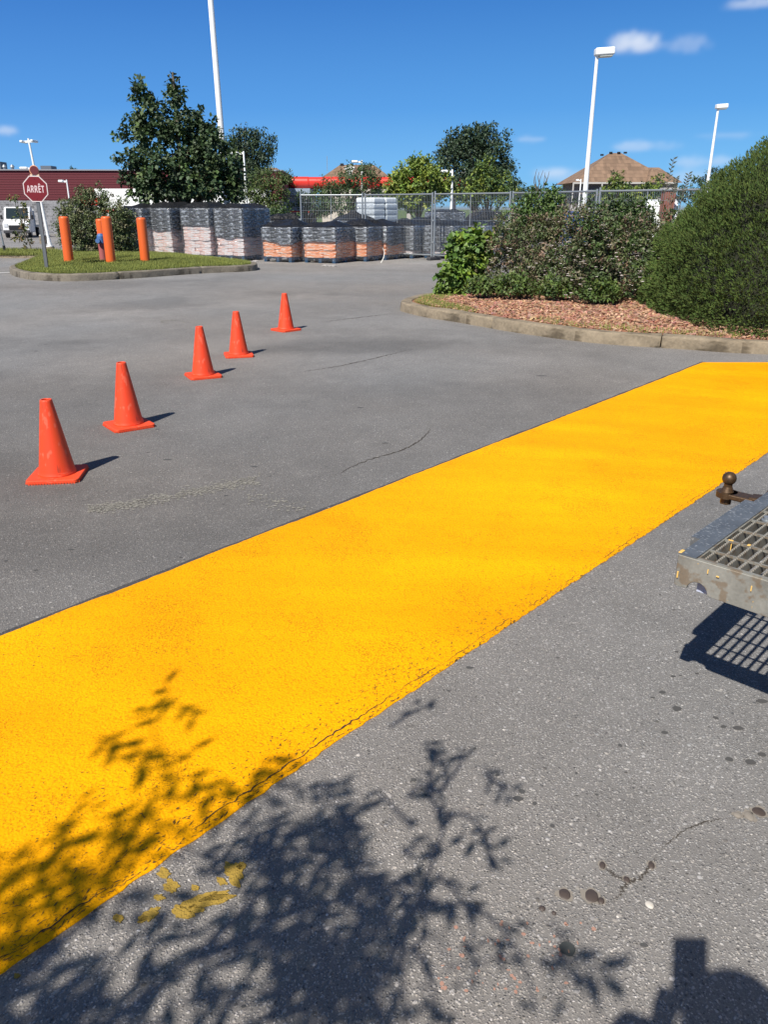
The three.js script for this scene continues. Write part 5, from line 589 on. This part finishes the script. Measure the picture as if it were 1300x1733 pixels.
{
  const q = rng(111), t = thing('overhanging_tree', 'small leafy tree behind the photographer, seen as the branch shadow across the foreground', 'tree', [-2.9, 0, 1.9]), ls = [], tw = []; const f = v => v.clone().sub(t.position);
  const leafAt = (p, d, s) => ls.push({ p: f(p), n: rdir(q).multiplyScalar(.7).add(SUN), d, s, w: s * .33, c: [.06 + .03 * q(), .11 + .03 * q(), .025], f: 1 });
  // a twig along measured shadow points, with leaves hanging from it on both sides
  const twig = (pts, h, n, s, r = .006) => { const P = pts.map((p, i) => UP(p[0], p[1], h + (p[2] ?? 0) + .06 * Math.sin(i * 2.1))), c = new THREE.CatmullRomCurve3(P); tw.push(limb(P.map(f), r, r * .35, 5)); for (let i = 0; i < n; i++) { const u = (i + q() * .8) / n, p = c.getPointAt(clamp(u)), g = c.getTangentAt(clamp(u)); p.add(rdir(q).multiplyScalar(.03)); const d = g.clone().multiplyScalar(.8).add(rdir(q).multiplyScalar(.8)); leafAt(p, d, s * (.7 + .6 * q())); } };
  // a spray: a thin drooping twig with narrow leaves set along both sides
  const clump = (x, y, h, n, rad, s) => { const c = UP(x, y, h), a = -.6 + 2.4 * q(), L = .05 + rad * 2.2, d0 = V3(Math.cos(a) * .7, -.25, -Math.sin(a) + .55).normalize(), side = d0.clone().cross(SUN).normalize(), o = c.clone().addScaledVector(d0, -L * .5), bend = (q() - .5) * .9; const P = [0, .33, .66, 1].map(u => o.clone().addScaledVector(d0, L * u).addScaledVector(side, bend * L * u * u).add(V3(0, -.12 * L * u * u, 0))); const cv = new THREE.CatmullRomCurve3(P); tw.push(limb(P.map(f), .0038, .0016, 4)); for (let i = 0; i < n; i++) { const u = (i + .6) / n, p = cv.getPointAt(Math.min(1, u)), g = cv.getTangentAt(Math.min(1, u)), sd = i % 2 ? 1 : -1; leafAt(p, g.clone().multiplyScalar(.9).addScaledVector(side, sd * (.5 + .5 * q())).add(rdir(q).multiplyScalar(.3)), s * (.75 + .6 * q())); } };
  // shadows on the yellow paint
  for (const [x, y, n, rad] of [[282, 1168, 2, .02], [250, 1205, 4, .03], [268, 1212, 3, .03], [315, 1203, 4, .025], [176, 1266, 6, .035], [205, 1245, 3, .03], [240, 1265, 4, .05], [290, 1290, 5, .05], [255, 1290, 3, .05], [305, 1320, 5, .05], [460, 1312, 9, .045], [485, 1305, 5, .035], [440, 1330, 5, .05], [370, 1335, 4, .05], [360, 1365, 4, .05], [225, 1400, 6, .05], [200, 1390, 4, .05], [130, 1405, 5, .05], [60, 1490, 12, .09], [110, 1480, 12, .08], [20, 1475, 8, .07], [160, 1470, 10, .07], [130, 1520, 14, .09], [60, 1545, 16, .1], [10, 1540, 10, .08], [0, 1600, 14, .1], [215, 1440, 6, .05], [330, 1345, 3, .04]]) clump(x, y, 2.45, Math.ceil(n * .8), rad, .08);
  twig([[60, 1500], [100, 1430], [135, 1370], [150, 1362]], 2.4, 12, .06); twig([[230, 1450], [265, 1405], [300, 1405], [335, 1420]], 2.4, 12, .05); twig([[150, 1480], [210, 1420], [270, 1370], [330, 1340], [380, 1345]], 2.4, 16, .055); twig([[300, 1460], [330, 1410], [350, 1405]], 2.4, 8, .05); twig([[180, 1500], [240, 1380], [290, 1300], [260, 1230], [280, 1170]], 2.45, 14, .05);
  // the dense part over the asphalt
  for (let i = 0; i < 60; i++) { const x = 260 + 360 * q(), y = 1400 + 360 * q(); if (y < 1640 - (x - 120) * .75) continue; if (fbm(x / 55 + 3, y / 55 + 8, 3) < .45) continue; clump(x, y, 1.65 + .4 * q(), 6, .06, .078); }
  for (let i = 0; i < 62; i++) { const x = -160 + 430 * q(), y = 1600 + 260 * q(); if (fbm(x / 60 + 30, y / 60 + 2, 3) < .45) continue; clump(x, y, 1.75 + .5 * q(), 6, .06, .078); }
  for (const [x, y, n, rad] of [[520, 1345, 8, .06], [560, 1365, 10, .06], [600, 1370, 6, .05], [520, 1400, 10, .06], [480, 1395, 8, .06], [560, 1410, 12, .07], [590, 1420, 10, .07], [430, 1420, 10, .07], [630, 1480, 12, .06], [640, 1520, 12, .07], [600, 1500, 10, .07], [650, 1600, 12, .06], [640, 1660, 12, .07]]) clump(x, y, 2.2, n, rad, .065);
  // the right hand sprays
  twig([[640, 1660], [690, 1560], [725, 1480], [752, 1400], [760, 1372]], 1.60, 22, .06, .009); twig([[752, 1378], [790, 1380], [822, 1415], [835, 1470]], 1.60, 16, .055); twig([[700, 1450], [680, 1440], [720, 1430]], 1.60, 5, .05); twig([[740, 1370], [725, 1330], [738, 1280], [735, 1255]], 1.68, 14, .055); twig([[745, 1340], [775, 1300], [785, 1262]], 1.68, 7, .045); twig([[700, 1400], [650, 1350], [640, 1340]], 1.68, 7, .05); twig([[660, 1230], [700, 1205], [740, 1185]], 1.84, 7, .05); twig([[690, 1350], [710, 1330], [745, 1345]], 1.68, 7, .05); twig([[820, 1310], [850, 1330], [860, 1345]], 1.76, 5, .045); twig([[700, 1540], [760, 1530], [820, 1545], [870, 1600], [895, 1660], [905, 1700]], 1.52, 22, .05, .006); twig([[740, 1480], [780, 1520], [800, 1570], [795, 1610]], 1.52, 14, .055); twig([[690, 1560], [680, 1640], [690, 1733]], 1.44, 14, .055); twig([[700, 1600], [730, 1660], [745, 1733]], 1.44, 12, .055); twig([[620, 1520], [660, 1500], [690, 1520]], 1.60, 8, .05);
  clump(985, 1632, 1.84, 10, .05, 0.069); clump(965, 1605, 1.84, 4, .04, 0.057); clump(690, 1520, 1.52, 8, .05, 0.057); clump(660, 1500, 1.60, 6, .04, 0.057); clump(600, 1600, 1.60, 14, .09, 0.069); clump(735, 1275, 1.68, 6, .03, 0.057); clump(840, 1322, 1.76, 5, .035, 0.052);
  twig([[760, 1640], [860, 1620], [985, 1630]], 1.84, 4, .04, .004);
  // trunk, limbs and the rest of the crown, out of the picture to the left
  const fork = V3(-2.75, 1.25, 1.75), e = (x, y, h) => UP(x, y, h); const L = (a, b, r) => tw.push(limb([a, a.clone().lerp(b, .5).add(V3(0, .12, 0)), b].map(f), r, r * .3, 7)); tw.push(limb([V3(0, 0, 0), V3(.05, .7, -.05), f(fork)], .06, .045, 9)); const hub = e(330, 1620, 2.0), hub2 = e(60, 1640, 2.1); L(fork, hub, .03); L(fork, hub2, .028); L(hub, e(640, 1660, 2.0), .014); L(hub, e(560, 1420, 2.2), .012); L(hub2, e(180, 1500, 2.45), .012); L(hub2, e(60, 1500, 2.35), .012); L(hub, e(690, 1560, 2.0), .012); L(e(640, 1660, 2.0), e(760, 1640, 2.3), .008);
  for (let i = 0; i < 60; i++) { const c = fork.clone().add(V3(rr(-.7, .5, q), rr(.2, 1.1, q), rr(-.4, .7, q))); for (let k = 0; k < 14; k++) leafAt(c.clone().add(rdir(q).multiplyScalar(.12)), rdir(q).add(V3(0, -.4, 0)), .075); }
  part('trunk', join(tw), m.bark, t); part('crown', leaves(ls), LEAF, t);
}
scene.traverse(o => { if (o.isMesh) { o.castShadow = true; o.receiveShadow = true; } });
renderer.render(scene, camera);
